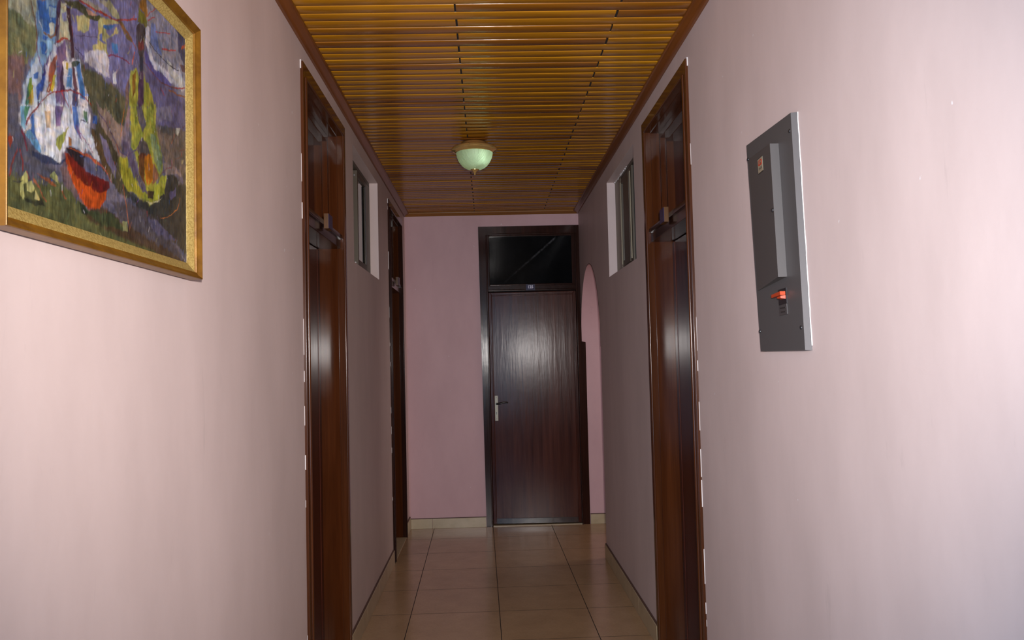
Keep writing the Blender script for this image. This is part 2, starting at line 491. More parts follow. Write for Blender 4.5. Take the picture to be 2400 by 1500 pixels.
for (ua, za_), (ub, zb_) in zip(ring, ring[1:]):
    vs = [bb.verts.new(q) for q in ((ua, 0.0, za_), (ub, 0.0, zb_), (ub - 0.004, 0.0, zb_ + 0.005), (ua - 0.006, 0.0, za_ + 0.003), (ua, 0.002, za_), (ub, 0.002, zb_), (ub - 0.004, 0.002, zb_ + 0.005), (ua - 0.006, 0.002, za_ + 0.003))]
    for f_i in ((0, 1, 2, 3), (7, 6, 5, 4), (0, 4, 5, 1), (1, 5, 6, 2), (2, 6, 7, 3), (3, 7, 4, 0)): bb.faces.new([vs[i] for i in f_i])
bmesh.ops.remove_doubles(bb, verts=bb.verts[:], dist=0.0004)
build('painted_arch_edge', b, M['brown_paint'], wr, smooth=False)
# side passage behind the arch
b = MB(); b.box(XR + TH, 3.2, 5.90, 6.02, 0, ZT)
tag(build('wall_passage_near', b, M['wall']), 'pink near wall of the side passage behind the arch', 'wall', kind='structure')
b = MB(); b.box(3.2, 3.32, 5.90, YF + TH, 0, ZT)
tag(build('wall_passage_end', b, M['wall']), 'pink end wall of the side passage behind the arch', 'wall', kind='structure')
b = MB(); b.box(XR + TH, 3.2, 6.02, YF, 2.70, 2.72)
tag(build('ceiling_passage', b, M['slats']), 'wooden ceiling of the side passage', 'ceiling', kind='structure')
# lobby behind the photographer
b = MB(); b.box(-2.9, XL - TH, -0.6, -0.5, 0, ZT)
tag(build('wall_lobby_left', b, M['wall']), 'lobby wall left of the corridor mouth', 'wall', kind='structure')
b = MB(); b.box(XR + TH, 2.9, -0.6, -0.5, 0, ZT)
tag(build('wall_lobby_right', b, M['wall']), 'lobby wall right of the corridor mouth', 'wall', kind='structure')
b = MB(); b.box(-3.0, -2.9, -3.2, -0.5, 0, ZT)
tag(build('wall_lobby_west', b, M['wall']), 'left side wall of the lobby', 'wall', kind='structure')
b = MB(); b.box(2.9, 3.0, -3.2, -0.5, 0, ZT)
tag(build('wall_lobby_east', b, M['wall']), 'right side wall of the lobby', 'wall', kind='structure')
b = MB(); b.box(-3.0, 3.0, -3.3, -3.2, 0, ZT)
tag(build('wall_lobby_back', b, M['wall']), 'back wall of the lobby', 'wall', kind='structure')
b = MB(); b.box(-3.0, 3.0, -3.3, -0.6, 2.72, 2.80)
tag(build('ceiling_lobby', b, mat_plain('white_lobby_ceiling', (0.6, 0.58, 0.56), 0.7)), 'plain ceiling of the lobby', 'ceiling', kind='structure')

# floor: slab, its object axes turned with the tile grid
sy = -0.00975
fo = (-0.4714 + sy * (4.86 - 5), 4.86, 0.0)
b = MB(); b.box(-3.2, 3.6, -8.3, 2.75, -0.08, 0.0)
me_org = b
for v in b.bm.verts: pass
bmesh.ops.recalc_face_normals(b.bm, faces=b.bm.faces)
me = bpy.data.meshes.new('floor'); b.bm.to_mesh(me); me.materials.append(M['floor'])
floor = bpy.data.objects.new('floor', me); C.objects.link(floor)
floor.location = fo; floor.rotation_euler = (0, 0, -sy); ORG['floor'] = fo
tag(floor, 'glossy beige square floor tiles with dark grout', 'floor', kind='structure')

# ceiling: tongue and groove boards laid across the corridor
def ceiling():
    zc = 2.70; p = 0.0679; y0 = 2.979 + 0.0 - p * 52
    V, F, T = [], [], []
    rnd = random.Random(3)
    n = int((YF + 0.02 - y0) / p) + 1
    for k in range(n):
        ya = y0 + p * k; odd = (k % 2 == 0)
        xs = [XL - 0.02, -0.092, XR + 0.02] if odd else [XL - 0.02, 0.505, XR + 0.02]
        dz = rnd.uniform(-0.0012, 0.0012)
        for xa, xb in zip(xs, xs[1:]):
            g = 0.0038
            a = xa + (g + rnd.uniform(-.001, .001) if xa != xs[0] else 0); c = xb - (g + rnd.uniform(-.001, .001) if xb != xs[-1] else 0)
            tone = rnd.random(); tl = rnd.uniform(-0.0009, 0.0009); bow = rnd.uniform(-0.0015, 0.0015)
            prof = [(0.000, 0.016), (0.000, 0.0080), (0.0006, 0.0045), (0.0016, 0.0018), (0.0030, 0.0004), (0.0048, 0.0),
                    (p - 0.0068, 0.0), (p - 0.0050, 0.0010), (p - 0.0040, 0.0050), (p - 0.0036, 0.0120), (p - 0.0012, 0.0120), (p - 0.0012, 0.016)]
            segs = 5
            base = len(V); m = len(prof)
            for s_ in range(segs + 1):
                f = s_ / segs; x = a + (c - a) * f
                bw = bow * math.sin(math.pi * f)
                for (dy, dzz) in prof:
                    V.append((x, ya + dy + bw, zc + dz + dzz + tl * (dy / p - 0.5) * 2 * (1 if s_ > 2 else 0.5)))
            for s_ in range(segs):
                for i in range(m - 1):
                    q = base + s_ * m + i
                    F.append((q, q + 1, q + 1 + m, q + m)); T.append(tone)
            F.append(tuple(base + i for i in range(m))); T.append(tone)
            F.append(tuple(base + segs * m + i for i in reversed(range(m)))); T.append(tone)
    # dark sheets painted as the shade inside the open butt joints
    DK = len(F)
    for k in range(n):
        ya = y0 + p * k; gx = -0.092 if k % 2 == 0 else 0.505; q = len(V)
        V += [(gx - .006, ya + .004, zc + .003), (gx + .006, ya + .004, zc + .003), (gx + .006, ya + p - .002, zc + .003), (gx - .006, ya + p - .002, zc + .003)]
        F.append((q, q + 3, q + 2, q + 1)); T.append(0.5)
    # dark backing above the boards
    q = len(V); zz = 2.7165
    V += [(XL - .02, y0, zz), (XR + .02, y0, zz), (XR + .02, YF, zz), (XL - .02, YF, zz)]
    F.append((q, q + 3, q + 2, q + 1)); T.append(0.5)
    nb = len(F) - 1
    me = bpy.data.meshes.new('ceiling'); me.from_pydata(V, [], F)
    at = me.attributes.new('tone', 'FLOAT', 'FACE'); at.data.foreach_set('value', T)
    me.materials.append(M['slats']); me.materials.append(M['dark'])
    for i in range(DK, nb + 1): me.polygons[i].material_index = 1
    bm = bmesh.new(); bm.from_mesh(me); bmesh.ops.recalc_face_normals(bm, faces=bm.faces)
    for f in bm.faces: f.smooth = len(f.verts) == 4 and f.material_index == 0
    for e in bm.edges:
        if len(e.link_faces) == 2 and e.calc_face_angle(0) > math.radians(50): e.smooth = False
    bm.to_mesh(me); bm.free()
    o = bpy.data.objects.new('ceiling', me); C.objects.link(o)
    tag(o, 'ceiling of narrow varnished golden wooden slats running across the corridor', 'ceiling', kind='structure')
ceiling()

# crown strips round the ceiling
def crown(n, A, B, fr, mat, label):
    prof = [(0.000, 0.000), (0.010, 0.000), (0.014, 0.004), (0.020, 0.008), (0.034, 0.014), (0.040, 0.015), (0.044, 0.019), (0.047, 0.030), (0, 0.030)]
    b = MB(fr)
    b.sweep([(w_, z + 2.676) for w_, z in prof], lambda w_, z: (A, w_, z), lambda w_, z: (B, w_, z))
    return tag(build(n, b, mat, autos=25), label, 'ceiling trim', kind='structure')
crown('trim_1', -0.5, YF, FL, M['crown'], 'dark varnished crown strip along the top of the left wall')
crown('trim_2', -0.5, YF, FR, M['crown'], 'dark varnished crown strip along the top of the right wall')
crown('trim_3', XL, XR, FF, M['crown_x'], 'golden varnished crown strip along the top of the far wall')
# hairline plaster filler between crown and wall
def filler(name, parent, fr, spans):
    b = MB(fr); rnd = random.Random(5)
    for u0, u1 in spans:
        u = u0
        while u < u1:
            l = rnd.uniform(0.12, 0.4); h = rnd.uniform(0.004, 0.009)
            b.box(u, min(u + l, u1), 0.0, 0.0025, 2.676 - h, 2.677, 0.0006, 1)
            u += l * rnd.uniform(1.0, 1.5)
    build(name, b, M['plaster'], parent)

# skirting tiles
def skirt(n, fr, spans, label, h=0.098):
    root = None; b = MB(fr); rnd = random.Random(2)
    for u0, u1 in spans:
        u = u0
        while u < u1 - 0.01:
            e = min(u + 0.5, u1)
            b.box(u + 0.001, e - 0.001, 0.0, 0.012, 0.0, h, 0.0015, 1)
            u = e
    o = build(n, b, M['skirt'])
    e = MB(fr)
    for u0, u1 in spans:
        e.box(u0, u1, 0.0, 0.009, h, h + 0.006)
    build('painted_top_edge', e, M['brown_paint'], o)
    return tag(o, label, 'baseboard', kind='structure')
skirt('baseboard_left', FL, [(-0.5, 3.245), (4.21, 6.045), (7.02, YF)], 'row of cream skirting tiles along the left wall')
skirt('baseboard_right', FR, [(-0.5, 3.24), (4.20, 6.048)], 'row of cream skirting tiles along the right wall')
skirt('baseboard_far', FF, [(XL + 0.012, -0.508), (-0.508, -0.050), (0.842, 1.34), (1.34, 1.9), (1.9, 3.2)], 'cream skirting tiles along the far wall', 0.082)

# ------------------------------------------------------------------ doors in the side walls
def side_door(n, fr, u0, u1, top, label, number=None, plate_u=None, far=False, flip=False, chips=True):
    """u0,u1: outer edges of the casing"""
    cw = 0.050
    cf = 0.072
    iu0, iu1, it = u0 + cw, u1 - cf, top - 0.06
    REC = 0.112                                   # how deep the leaf sits
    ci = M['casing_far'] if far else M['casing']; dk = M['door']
    root = empty(n, fr((u0 + u1) / 2, 0, 0))
    tag(root, label, 'door', kind='structure')
    # casing: two uprights and a head, each with a bead along the opening
    def upright(a, b_, bead_at, nm='casing'):
        b = MB(fr)
        b.box(a, b_, -0.02, 0.011, 0, top, 0.002)
        s = 0.012
        if bead_at == 'hi': b.box(b_ - s, b_ + 0.001, 0.005, 0.017, 0, top - 0.05, 0.005, 3)
        else: b.box(a - 0.001, a + s, 0.005, 0.017, 0, top - 0.05, 0.005, 3)
        build(nm, b, ci, root)
    upright(u0, iu0, 'hi'); upright(iu1, u1, 'lo')
    b = MB(fr); b.box(iu0, iu1, -0.02, 0.011, it, top, 0.002); b.box(iu0, iu1, 0.005, 0.017, it - 0.001, it + 0.012, 0.004, 3)
    build('head_casing', b, ci, root)
    # lining of the opening
    b = MB(fr)
    b.box(iu1 - 0.004, iu1 + 0.018, -0.148, -0.019, 0, it, 0.0015)
    build('jamb', b, M['jamb'], root)
    b = MB(fr); b.box(iu0 - 0.018, iu0 + 0.004, -0.148, -0.019, 0, it, 0.0015); build('jamb', b, M['jamb'], root)
    b = MB(fr); b.box(iu0 - 0.01, iu1 + 0.01, -0.148, -0.019, it - 0.004, it + 0.018, 0.0015); build('head_jamb', b, M['jamb'], root)
    a, c = iu0 + 0.004, iu1 - 0.004
    # transom rail with its moulded lip
    b = MB(fr); b.box(a, c, -0.125, -0.006, 1.985, 2.045, 0.003)
    b.box(a, c, -0.040, 0.004, 2.030, 2.052, 0.004, 3)
    build('transom_rail', b, M['bar'], root)
    # transom sash: a stepped frame round a dark panel
    ti = it - 0.004
    b = MB(fr)
    for (s0, w0, w1) in ((0.030, -0.118, -0.060), (0.055, -0.125, -0.085)):
        b.box(a, a + s0, w0, w1, 2.045, ti, 0.002); b.box(c - s0, c, w0, w1, 2.045, ti, 0.002)
        b.box(a + s0, c - s0, w0, w1, ti - s0, ti, 0.002)
        b.box(a + s0, c - s0, w0, w1, 2.045, 2.045 + s0 * 0.7, 0.002)
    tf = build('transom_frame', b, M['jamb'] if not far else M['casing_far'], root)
    b = MB(fr); b.box(a + 0.04, c - 0.04, -0.128, -0.120, 2.06, ti - 0.04); build('transom_panel', b, M['door'], tf)
    # the leaf, flush with an upright lipping at each side
    b = MB(fr); b.box(a + 0.002, c - 0.002, -0.148, -REC, 0.008, 1.982, 0.002)
    for q in (a + 0.002, c - 0.050):
        b.box(q, q + 0.048, -0.12, -REC + 0.003, 0.01, 1.980, 0.0015)
    leaf = build('door_leaf', b, dk, root)
    # handle on the leaf
    hu = a + 0.055 
    b = MB(fr); b.box(hu - 0.018, hu + 0.018, -REC, -REC + 0.006, 0.93, 1.15, 0.002); lp = build('lock_plate', b, M['chrome'], leaf)
    b = MB(fr); b.cyl((hu, -REC + 0.018, 1.08), 0.008, 0.03); b.tube([(hu, -REC + 0.034, 1.08), (hu + 0.05, -REC + 0.036, 1.083), (hu + 0.105, -REC + 0.032, 1.09)], [0.008, 0.007, 0.0055])
    build('lever_handle', b, M['lever'], leaf)
    b = MB(fr); b.box(a, c, -0.148, 0.008, -0.004, 0.004, 0.001); build('threshold', b, M['skirt'], root)
    if plate_u:
        b = MB(fr); b.box(plate_u, plate_u + 0.085, 0.0035, 0.024, 2.012, 2.078, 0.001)
        blk = build('number_block', b, M['block'], root)
        b = MB(fr); b.box(plate_u + 0.001, plate_u + 0.084, 0.024, 0.0265, 2.014, 2.076, 0.0008); build('number_plate', b, M['plate_blue'], blk)
        if number:
            text('number', number, 0.034, fr, plate_u + 0.0425, 0.0270, 2.046, M['digit'], blk, flip=flip)
    # chipped plaster along the casing's near edge
    b = MB(fr); rnd = random.Random(hash(n) % 97 if False else len(label))
    z = 0.05
    while z < top - 0.05:
        L = rnd.uniform(0.02, 0.14); wd = rnd.uniform(0.0002, 0.0014)
        if rnd.random() < 0.5:
            pts_l = []; k = max(3, int(L / 0.03))
            for i in range(k + 1): pts_l.append((u0 - wd * rnd.uniform(0.2, 1.0) - 0.0006, z + L * i / k))
            pts = [(u0 + 0.0004, z)] + pts_l + [(u0 + 0.0004, z + L)]
            b.poly(pts[::-1], 0.0, rnd.uniform(0.0010, 0.0030))
        z += L + rnd.uniform(0.01, 0.12)
    # torn filler at the top corner
    b.poly([(u0 - 0.003, top - 0.03), (u0 - 0.003, top + 0.004), (u0 + 0.012, top + 0.006), (u0 + 0.010, top + 0.002), (u0, top + 0.001), (u0, top - 0.03)], 0.0, 0.004)
    build('chipped_plaster', b, M['plaster'], root)
    return root

side_door('door_1', FL, 3.247, 4.207, 2.603, 'dark varnished door with transom in the left wall, just beyond the painting', None, 3.66)
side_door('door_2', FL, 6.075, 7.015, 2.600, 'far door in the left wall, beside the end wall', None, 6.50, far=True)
side_door('door_4', FR, 3.247, 4.195, 2.590, 'dark varnished door with transom in the right wall, beyond the electrical panel', None, 3.66, flip=True)

# ------------------------------------------------------------------ far door, room 125
def far_door():
    fr = FF
    root = empty('door_3', fr(0.39, 0, 0))
    tag(root, 'dark mahogany door numbered 125 in the far wall, with a glazed transom above', 'door', kind='structure')
    cs = M['casing_far']
    b = MB(fr); b.poly([(-0.048, 0), (0.008, 0), (0.008, 2.575), (-0.066, 2.575)], -0.02, 0.016, 0.002)
    b.box(-0.004, 0.010, 0.012, 0.026, 0, 2.50, 0.004, 3); build('casing', b, cs, root)
    b = MB(fr); b.poly([(0.775, 0), (0.838, 0), (0.841, 1.555), (0.8065, 1.562), (0.8065, 2.575), (0.768, 2.575), (0.772, 1.0)], -0.02, 0.016, 0.0015)
    b.box(0.769, 0.782, 0.012, 0.026, 0, 2.50, 0.004, 3); build('casing', b, cs, root)
    b = MB(fr); b.box(0.008, 0.768, -0.02, 0.016, 2.505, 2.575, 0.002); b.box(0.008, 0.768, 0.010, 0.024, 2.500, 2.512, 0.004, 3); build('head_casing', b, cs, root)
    # transom frame and glass
    b = MB(fr); b.box(0.008, 0.772, -0.03, 0.012, 2.018, 2.060, 0.003); b.box(0.008, 0.772, 0.004, 0.020, 2.010, 2.026, 0.004, 3)
    build('transom_rail', b, M['bar'], root)
    b = MB(fr)
    b.box(0.008, 0.026, -0.03, 0.002, 2.060, 2.505, 0.003); b.box(0.740, 0.772, -0.03, 0.002, 2.060, 2.505, 0.003)
    b.box(0.026, 0.740, -0.03, 0.002, 2.486, 2.505, 0.003); b.box(0.026, 0.740, -0.03, 0.002, 2.060, 2.072, 0.003)
    tf = build('transom_frame', b, cs, root)
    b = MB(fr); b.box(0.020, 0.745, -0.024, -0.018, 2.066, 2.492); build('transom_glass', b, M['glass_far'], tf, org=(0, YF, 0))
    fl = lambda u, w_, z: FF(u, w_ - 0.034 * (0.768 - u) / 0.756 + 0.004, z)     # the leaf stands slightly open at its lock side
    # leaf with a raised bead round its face
    b = MB(fl); b.box(0.012, 0.768, -0.055, -0.012, 0.012, 2.006, 0.002); leaf = build('door_leaf', b, M['door'], root)
    b = MB(fl)
    for x0, x1 in ((0.012, 0.026), (0.754, 0.768)): b.box(x0, x1, -0.014, -0.004, 0.014, 2.004, 0.003, 3)
    for x0, x1 in ((0.034, 0.042), (0.738, 0.746)): b.box(x0, x1, -0.014, -0.007, 0.030, 1.988, 0.003, 3)
    b.box(0.026, 0.754, -0.014, -0.004, 1.988, 2.004, 0.003, 3); b.box(0.042, 0.738, -0.014, -0.007, 1.972, 1.980, 0.003, 3)
    build('edge_bead', b, M['door'], leaf)
    b = MB(fl); b.box(0.04, 0.74, -0.013, -0.005, 0.014, 0.060, 0.002); build('kick_strip', b, M['bar'], leaf)
    # handle
    b = MB(fl); b.box(0.045, 0.073, -0.013, -0.006, 0.895, 1.112, 0.002, 2); lp = build('lock_plate', b, M['chrome'], leaf)
    b = MB(fl); b.cyl((0.060, 0.004, 1.042), 0.009, 0.026); b.tube([(0.060, 0.018, 1.042), (0.085, 0.023, 1.044), (0.120, 0.024, 1.052), (0.150, 0.021, 1.053), (0.156, 0.012, 1.050)], [0.009, 0.0085, 0.007, 0.006, 0.005]); build('lever_handle', b, M['lever'], leaf)
    b = MB(fl); b.cyl((0.060, -0.0045, 0.965), 0.0045, 0.003, seg=12); b.box(0.058, 0.062, -0.006, -0.003, 0.950, 0.965); b.cyl((0.06, -0.0045, 1.095), 0.003, 0.003, seg=10); b.cyl((0.06, -0.0045, 0.912), 0.003, 0.003, seg=10); build('keyhole', b, M['black'], leaf)
    # number plate
    b = MB(fr); b.box(0.335, 0.415, 0.020, 0.027, 2.012, 2.066, 0.0015); pl = build('number_plate', b, M['plate_rim'], root)
    b = MB(fr); b.box(0.340, 0.410, 0.027, 0.0282, 2.018, 2.060, 0.0005); build('plate_face', b, M['plate_blue'], pl)
    text('number', '125', 0.034, fr, 0.3745, 0.0290, 2.042, M['digit'], pl)
    b = MB(fr); b.box(0.008, 0.775, -0.03, 0.006, -0.003, 0.006, 0.001); build('threshold', b, M['skirt'], root)
far_door()

# ------------------------------------------------------------------ high windows
def window(n, fr, op, label, kind):
    u0, u1, z0, z1 = op
    root = empty(n, fr((u0 + u1) / 2, 0, z0)); tag(root, label, 'window', kind='structure')
    fw0, fw1 = -0.118, -0.054
    b = MB(fr)
    b.box(u0, u0 + 0.025, fw0, fw1, z0, z1, 0.001); b.box(u1 - 0.012, u1, fw0, fw1 , z0, z1, 0.001)
    b.box(u0, u1, fw0, fw1 - 0.001, z1 - 0.022, z1, 0.001); b.box(u0, u1, fw0, fw1 - 0.001, z0, z0 + 0.02, 0.001)
    b.box(u0, u1, -0.0885, -0.0865, z0 + 0.02, z0 + 0.034)
    build('window_frame', b, M['alu'], root)
    zb, zt = z0 + 0.022, z1 - 0.024
    def sash(a, c, w0, w1, sl, sr, mat, gm, nm='sash'):
        b = MB(fr)
        b.box(a, a + sl, w0, w1, zb, zt, 0.0012); b.box(c - sr, c, w0, w1, zb, zt, 0.0012)
        b.box(a + sl, c - sr, w0, w1, zb, zb + 0.055, 0.0012); b.box(a + sl, c - sr, w0, w1, zt - 0.035, zt, 0.0012)
        o = build(nm, b, mat, root)
        b = MB(fr); wm = w1 - 0.009; b.box(a + sl - 0.004, c - sr + 0.004, wm - 0.004, wm, zb + 0.05, zt - 0.03); build('pane', b, gm, o)
        return o
    if kind == 'left':
        s = sash(5.025, u1 - 0.014, -0.086, -0.056, 0.032, 0.150, M['alu'], M['glass'])
        b = MB(fr)
        for z in (zt - 0.03, zb + 0.035, zb + 0.015): b.cyl((5.0235, -0.070, z), 0.0045, 0.004, axis='u', seg=12) if False else b.tube([(5.026, -0.072, z), (5.021, -0.072, z)], 0.0042, 10)
        build('screw', b, M['screw'], s)
        sash(u0 + 0.027, 5.060, -0.116, -0.090, 0.032, 0.032, M['alu'], M['glass'])
        b = MB(fr); b.box(5.335, 5.36, -0.058, -0.052, zb + 0.055, zt - 0.035, 0.001); build('glazing_bead', b, M['black'], s)
    else:
        s = sash(4.905, u1 - 0.014, -0.086, -0.056, 0.045, 0.230, M['alu'], M['glass'])
        b = MB(fr); b.box(5.00, 5.20, -0.060, -0.053, zb + 0.02, zt - 0.02, 0.001); build('stile', b, M['alu'], s)
        b = MB(fr); b.box(5.30, u1 - 0.012, -0.058, -0.0535, zb - 0.015, zt + 0.01, 0.001); build('stile', b, M['alu_tan'], s)
        b = MB(fr); b.box(5.272, 5.284, -0.054, -0.046, zb + 0.03, zt - 0.03, 0.001); b.box(4.925, 4.940, -0.054, -0.046, zb + 0.03, zt - 0.03, 0.001); build('glazing_bead', b, M['alu_tan'], s)
        sash(u0 + 0.027, 5.060, -0.116, -0.090, 0.032, 0.032, M['black'], M['glass'])
        b = MB(fr); rnd = random.Random(4)
        for i in range(26):
            u = 5.05 + i * 0.018; r = rnd.uniform(0.006, 0.016)
            b.box(u, u + rnd.uniform(0.014, 0.03), -0.062, -0.052 + rnd.uniform(0, 0.004), z1 - r * 0.6, z1 - 0.0005)
        build('rough_plaster', b, M['plaster'], root)
    return root
window('window_1', FL, W1, 'high sliding window with bronze frame in the left wall', 'left')
window('window_2', FR, W2, 'high sliding window with bronze stiles in the right wall', 'right')

# ------------------------------------------------------------------ electrical panel
def panel():
    # corners of the cover on the wall: slightly out of true, as it hangs
    BN, BF, TN, TF = (2.086, 1.432), (2.452, 1.432), (2.121, 2.044), (2.515, 2.058)
    def uv(u, v, t):
        y = (BN[0] * (1 - u) + BF[0] * u) * (1 - v) + (TN[0] * (1 - u) + TF[0] * u) * v
        z = (BN[1] * (1 - u) + BF[1] * u) * (1 - v) + (TN[1] * (1 - u) + TF[1] * u) * v
        return (XR - t, y, z)
    fr = lambda u, t, v: uv(u, v, t)
    root = empty('electrical_panel', uv(0.5, 0, 0))
    tag(root, 'grey steel electrical panel with orange breaker switch on the right wall', 'electrical panel')
    b = MB(fr)
    b.hexa([(0, 0, 0), (1, 0, 0), (1, 0, 1), (0, 0, 1), (0.004, 0.018, 0.002), (0.996, 0.012, 0.002), (0.996, 0.012, 0.998), (0.004, 0.018, 0.998)], 0.0)
    build('cover', b, M['steel'], root)
    # hinged lid, standing proud along its near edge
    b = MB(fr); u0, u1 = 0.272, 0.955
    b.hexa([(u0, 0.014, 0.318), (u1, 0.010, 0.285), (u1, 0.010, 0.925), (u0, 0.014, 0.905), (u0, 0.040, 0.318), (u1, 0.0135, 0.285), (u1, 0.0135, 0.925), (u0, 0.040, 0.905)], 0.0)
    lid = build('lid', b, M['steel_lid'], root)
    b = MB(fr); b.cyl((0.318, 0.041, 0.612), 0.0, 0.001) if False else b.tube([(0.318, 0.036, 0.612), (0.318, 0.0415, 0.612)], 0.011, 12)
    # sticker with its print
    def quad(u0, u1, v0, v1, t0, t1, th=0.0006):
        return [(u0, t0, v0), (u1, t1, v0), (u1, t1, v1), (u0, t0, v1), (u0, t0 + th, v0), (u1, t1 + th, v0), (u1, t1 + th, v1), (u0, t0 + th, v1)]
    lt = lambda u: 0.040 + (u - 0.272) / (0.955 - 0.272) * (0.0135 - 0.040)
    b.bm.free()
    def q(u0, u1, v0, v1, k): 
        return quad(u0, u1, v0, v1, lt(u0) + k, lt(u1) + k)
    b = MB(fr); b.hexa(q(0.500, 0.655, 0.812, 0.884, 0.0)); st = build('sticker_border', b, M['ink'], lid)
    b = MB(fr); b.hexa(q(0.504, 0.651, 0.816, 0.880, 0.0006)); st = build('sticker', b, M['cream'], lid)
    def disc(uc, vc, ru, rv, k, n=28, e=0.5):
        b = MB(fr); pts = []
        for i in range(n):
            t = 2 * math.pi * i / n; c, s = math.cos(t), math.sin(t)
            pts.append((uc + ru * math.copysign(abs(c) ** e, c), vc + rv * math.copysign(abs(s) ** e, s)))
        bb = b.bm
        lo = [bb.verts.new((u, lt(u) + k, v)) for u, v in pts]; hi = [bb.verts.new((u, lt(u) + k + 0.0005, v)) for u, v in pts]
        bb.faces.new(lo[::-1]); bb.faces.new(hi)
        for i in range(n): bb.faces.new((lo[i], lo[(i + 1) % n], hi[(i + 1) % n], hi[i]))
        return b
    build('red_badge', disc(0.5775, 0.860, 0.056, 0.0135, 0.0012), M['redink'], lid)
    # lettering on the badge and below it
    def letters(nm, body, size, uc, vc, k, mat, par, asp):
        cu = bpy.data.curves.new(nm, 'FONT'); cu.body = body; cu.size = 1.0; cu.align_x = 'CENTER'; cu.align_y = 'CENTER'; cu.offset = 0.02
        tmp = bpy.data.objects.new('tmp', cu); C.objects.link(tmp)
        dg = bpy.context.evaluated_depsgraph_get(); dg.update()
        me = bpy.data.meshes.new_from_object(tmp.evaluated_get(dg)); bpy.data.objects.remove(tmp)
        bm = bmesh.new(); bm.from_mesh(me); bpy.data.meshes.remove(me)
        for v in bm.verts:
            # the reader faces the wall: text runs from far to near
            u = uc - v.co.x * size * asp; w_ = vc + v.co.y * size
            v.co = (u, lt(u) + k, w_)
        mb = MB(fr); mb.bm.free(); mb.bm = bm
        return build(nm, mb, mat, par, smooth=False)
    letters('badge_lettering', 'KEM', 0.022, 0.5775, 0.860, 0.0021, M['cream'], lid, 1.9)
    letters('sticker_lettering', 'ENGEN', 0.015, 0.5775, 0.833, 0.0013, M['ink'], lid, 2.0)
    # knob at the lid's free edge
    b = MB(fr)
    bb = b.bm
    def dome(uc, vc, t0, r=0.0055, h=0.004):
        y0 = uv(uc, vc, 0)
        c = Vector((XR - t0, y0[1], y0[2]))
        m = MB(); rings = 5
        m.lathe([(r, 0), (r * 0.95, h * 0.45), (r * 0.7, h * 0.8), (r * 0.3, h), (0.0004, h)], (0, 0, 0), seg=14)
        for v in m.bm.verts:
            x, y, z = v.co; v.co = (c.x - z, c.y + x, c.z + y)
        return m
    build('latch_screw', dome(0.302, 0.612, 0.0385, 0.006, 0.005), M['black'], lid)
    for (uu, vv) in ((0.045, 0.925), (0.965, 0.925), (0.055, 0.095), (0.965, 0.095)):
        build('screw', dome(uu, vv, 0.013 + (1 - uu) * 0.004, 0.0055, 0.004), M['black'], root)
    # main breaker with its orange locking bar
    b = MB(fr); b.hexa([(0.300, 0.010, 0.205), (0.475, 0.008, 0.200), (0.475, 0.008, 0.268), (0.300, 0.010, 0.272), (0.300, 0.0180, 0.205), (0.475, 0.0165, 0.200), (0.475, 0.0165, 0.268), (0.300, 0.0180, 0.272)])
    br = build('breaker', b, M['black'], root)
    b = MB(fr); b.hexa([(0.315, 0.016, 0.224), (0.425, 0.016, 0.224), (0.425, 0.016, 0.236), (0.315, 0.016, 0.240), (0.325, 0.030, 0.228), (0.400, 0.030, 0.228), (0.400, 0.030, 0.234), (0.325, 0.030, 0.238)]); build('toggle', b, M['orange'], br)
    b = MB(fr); b.hexa([(0.285, 0.022, 0.240), (0.500, 0.022, 0.236), (0.500, 0.022, 0.249), (0.285, 0.022, 0.256), (0.285, 0.036, 0.240), (0.520, 0.030, 0.236), (0.520, 0.030, 0.249), (0.285, 0.036, 0.256)]); build('locking_bar', b, M['orange'], br)
    b = MB(fr); b.hexa([(0.300, 0.0165, 0.158), (0.470, 0.0150, 0.154), (0.470, 0.0150, 0.198), (0.300, 0.0165, 0.203), (0.300, 0.0188, 0.158), (0.470, 0.0172, 0.154), (0.470, 0.0172, 0.198), (0.300, 0.0188, 0.203)]); gl = build('rating_label', b, M['greylabel'], root)
    b = MB(fr)
    for v0, v1, a, c in ((0.184, 0.190, 0.325, 0.445), (0.167, 0.172, 0.325, 0.43)):
        b.hexa([(a, 0.0180, v0), (c, 0.0168, v0), (c, 0.0168, v1), (a, 0.0180, v1), (a, 0.0192, v0), (c, 0.0180, v0), (c, 0.0180, v1), (a, 0.0192, v1)])
    build('label_print', b, M['ink'], gl)
    # broken plaster round the near edge
    b = MB(); rnd = random.Random(11)
    for (v0, v1) in ((0.02, 1.0),):
        k = max(3, int((v1 - v0) / 0.03)); L = []
        for i in range(k + 1):
            v = v0 + (v1 - v0) * i / k; p = uv(0, v, 0)
            L.append((p[1] - rnd.choice((0.0006, 0.001, 0.0016, 0.0032)), p[2], p[1] + 0.0006))
        bm = b.bm
        for A, B in zip(L, L[1:]):
            t = 0.0018
            vs = [bm.verts.new(c) for c in ((XR, A[0], A[1]), (XR, A[2], A[1]), (XR, B[2], B[1]), (XR, B[0], B[1]), (XR - t, A[0] + .0008, A[1]), (XR - t, A[2], A[1]), (XR - t, B[2], B[1]), (XR - t, B[0] + .0008, B[1]))]
            for f in ((0, 1, 2, 3), (7, 6, 5, 4), (0, 4, 5, 1), (1, 5, 6, 2), (2, 6, 7, 3), (3, 7, 4, 0)): bm.faces.new([vs[i] for i in f])
    bmesh.ops.remove_doubles(b.bm, verts=b.bm.verts[:], dist=0.00005)
    build('plaster_edge', b, M['plaster'], root)
panel()

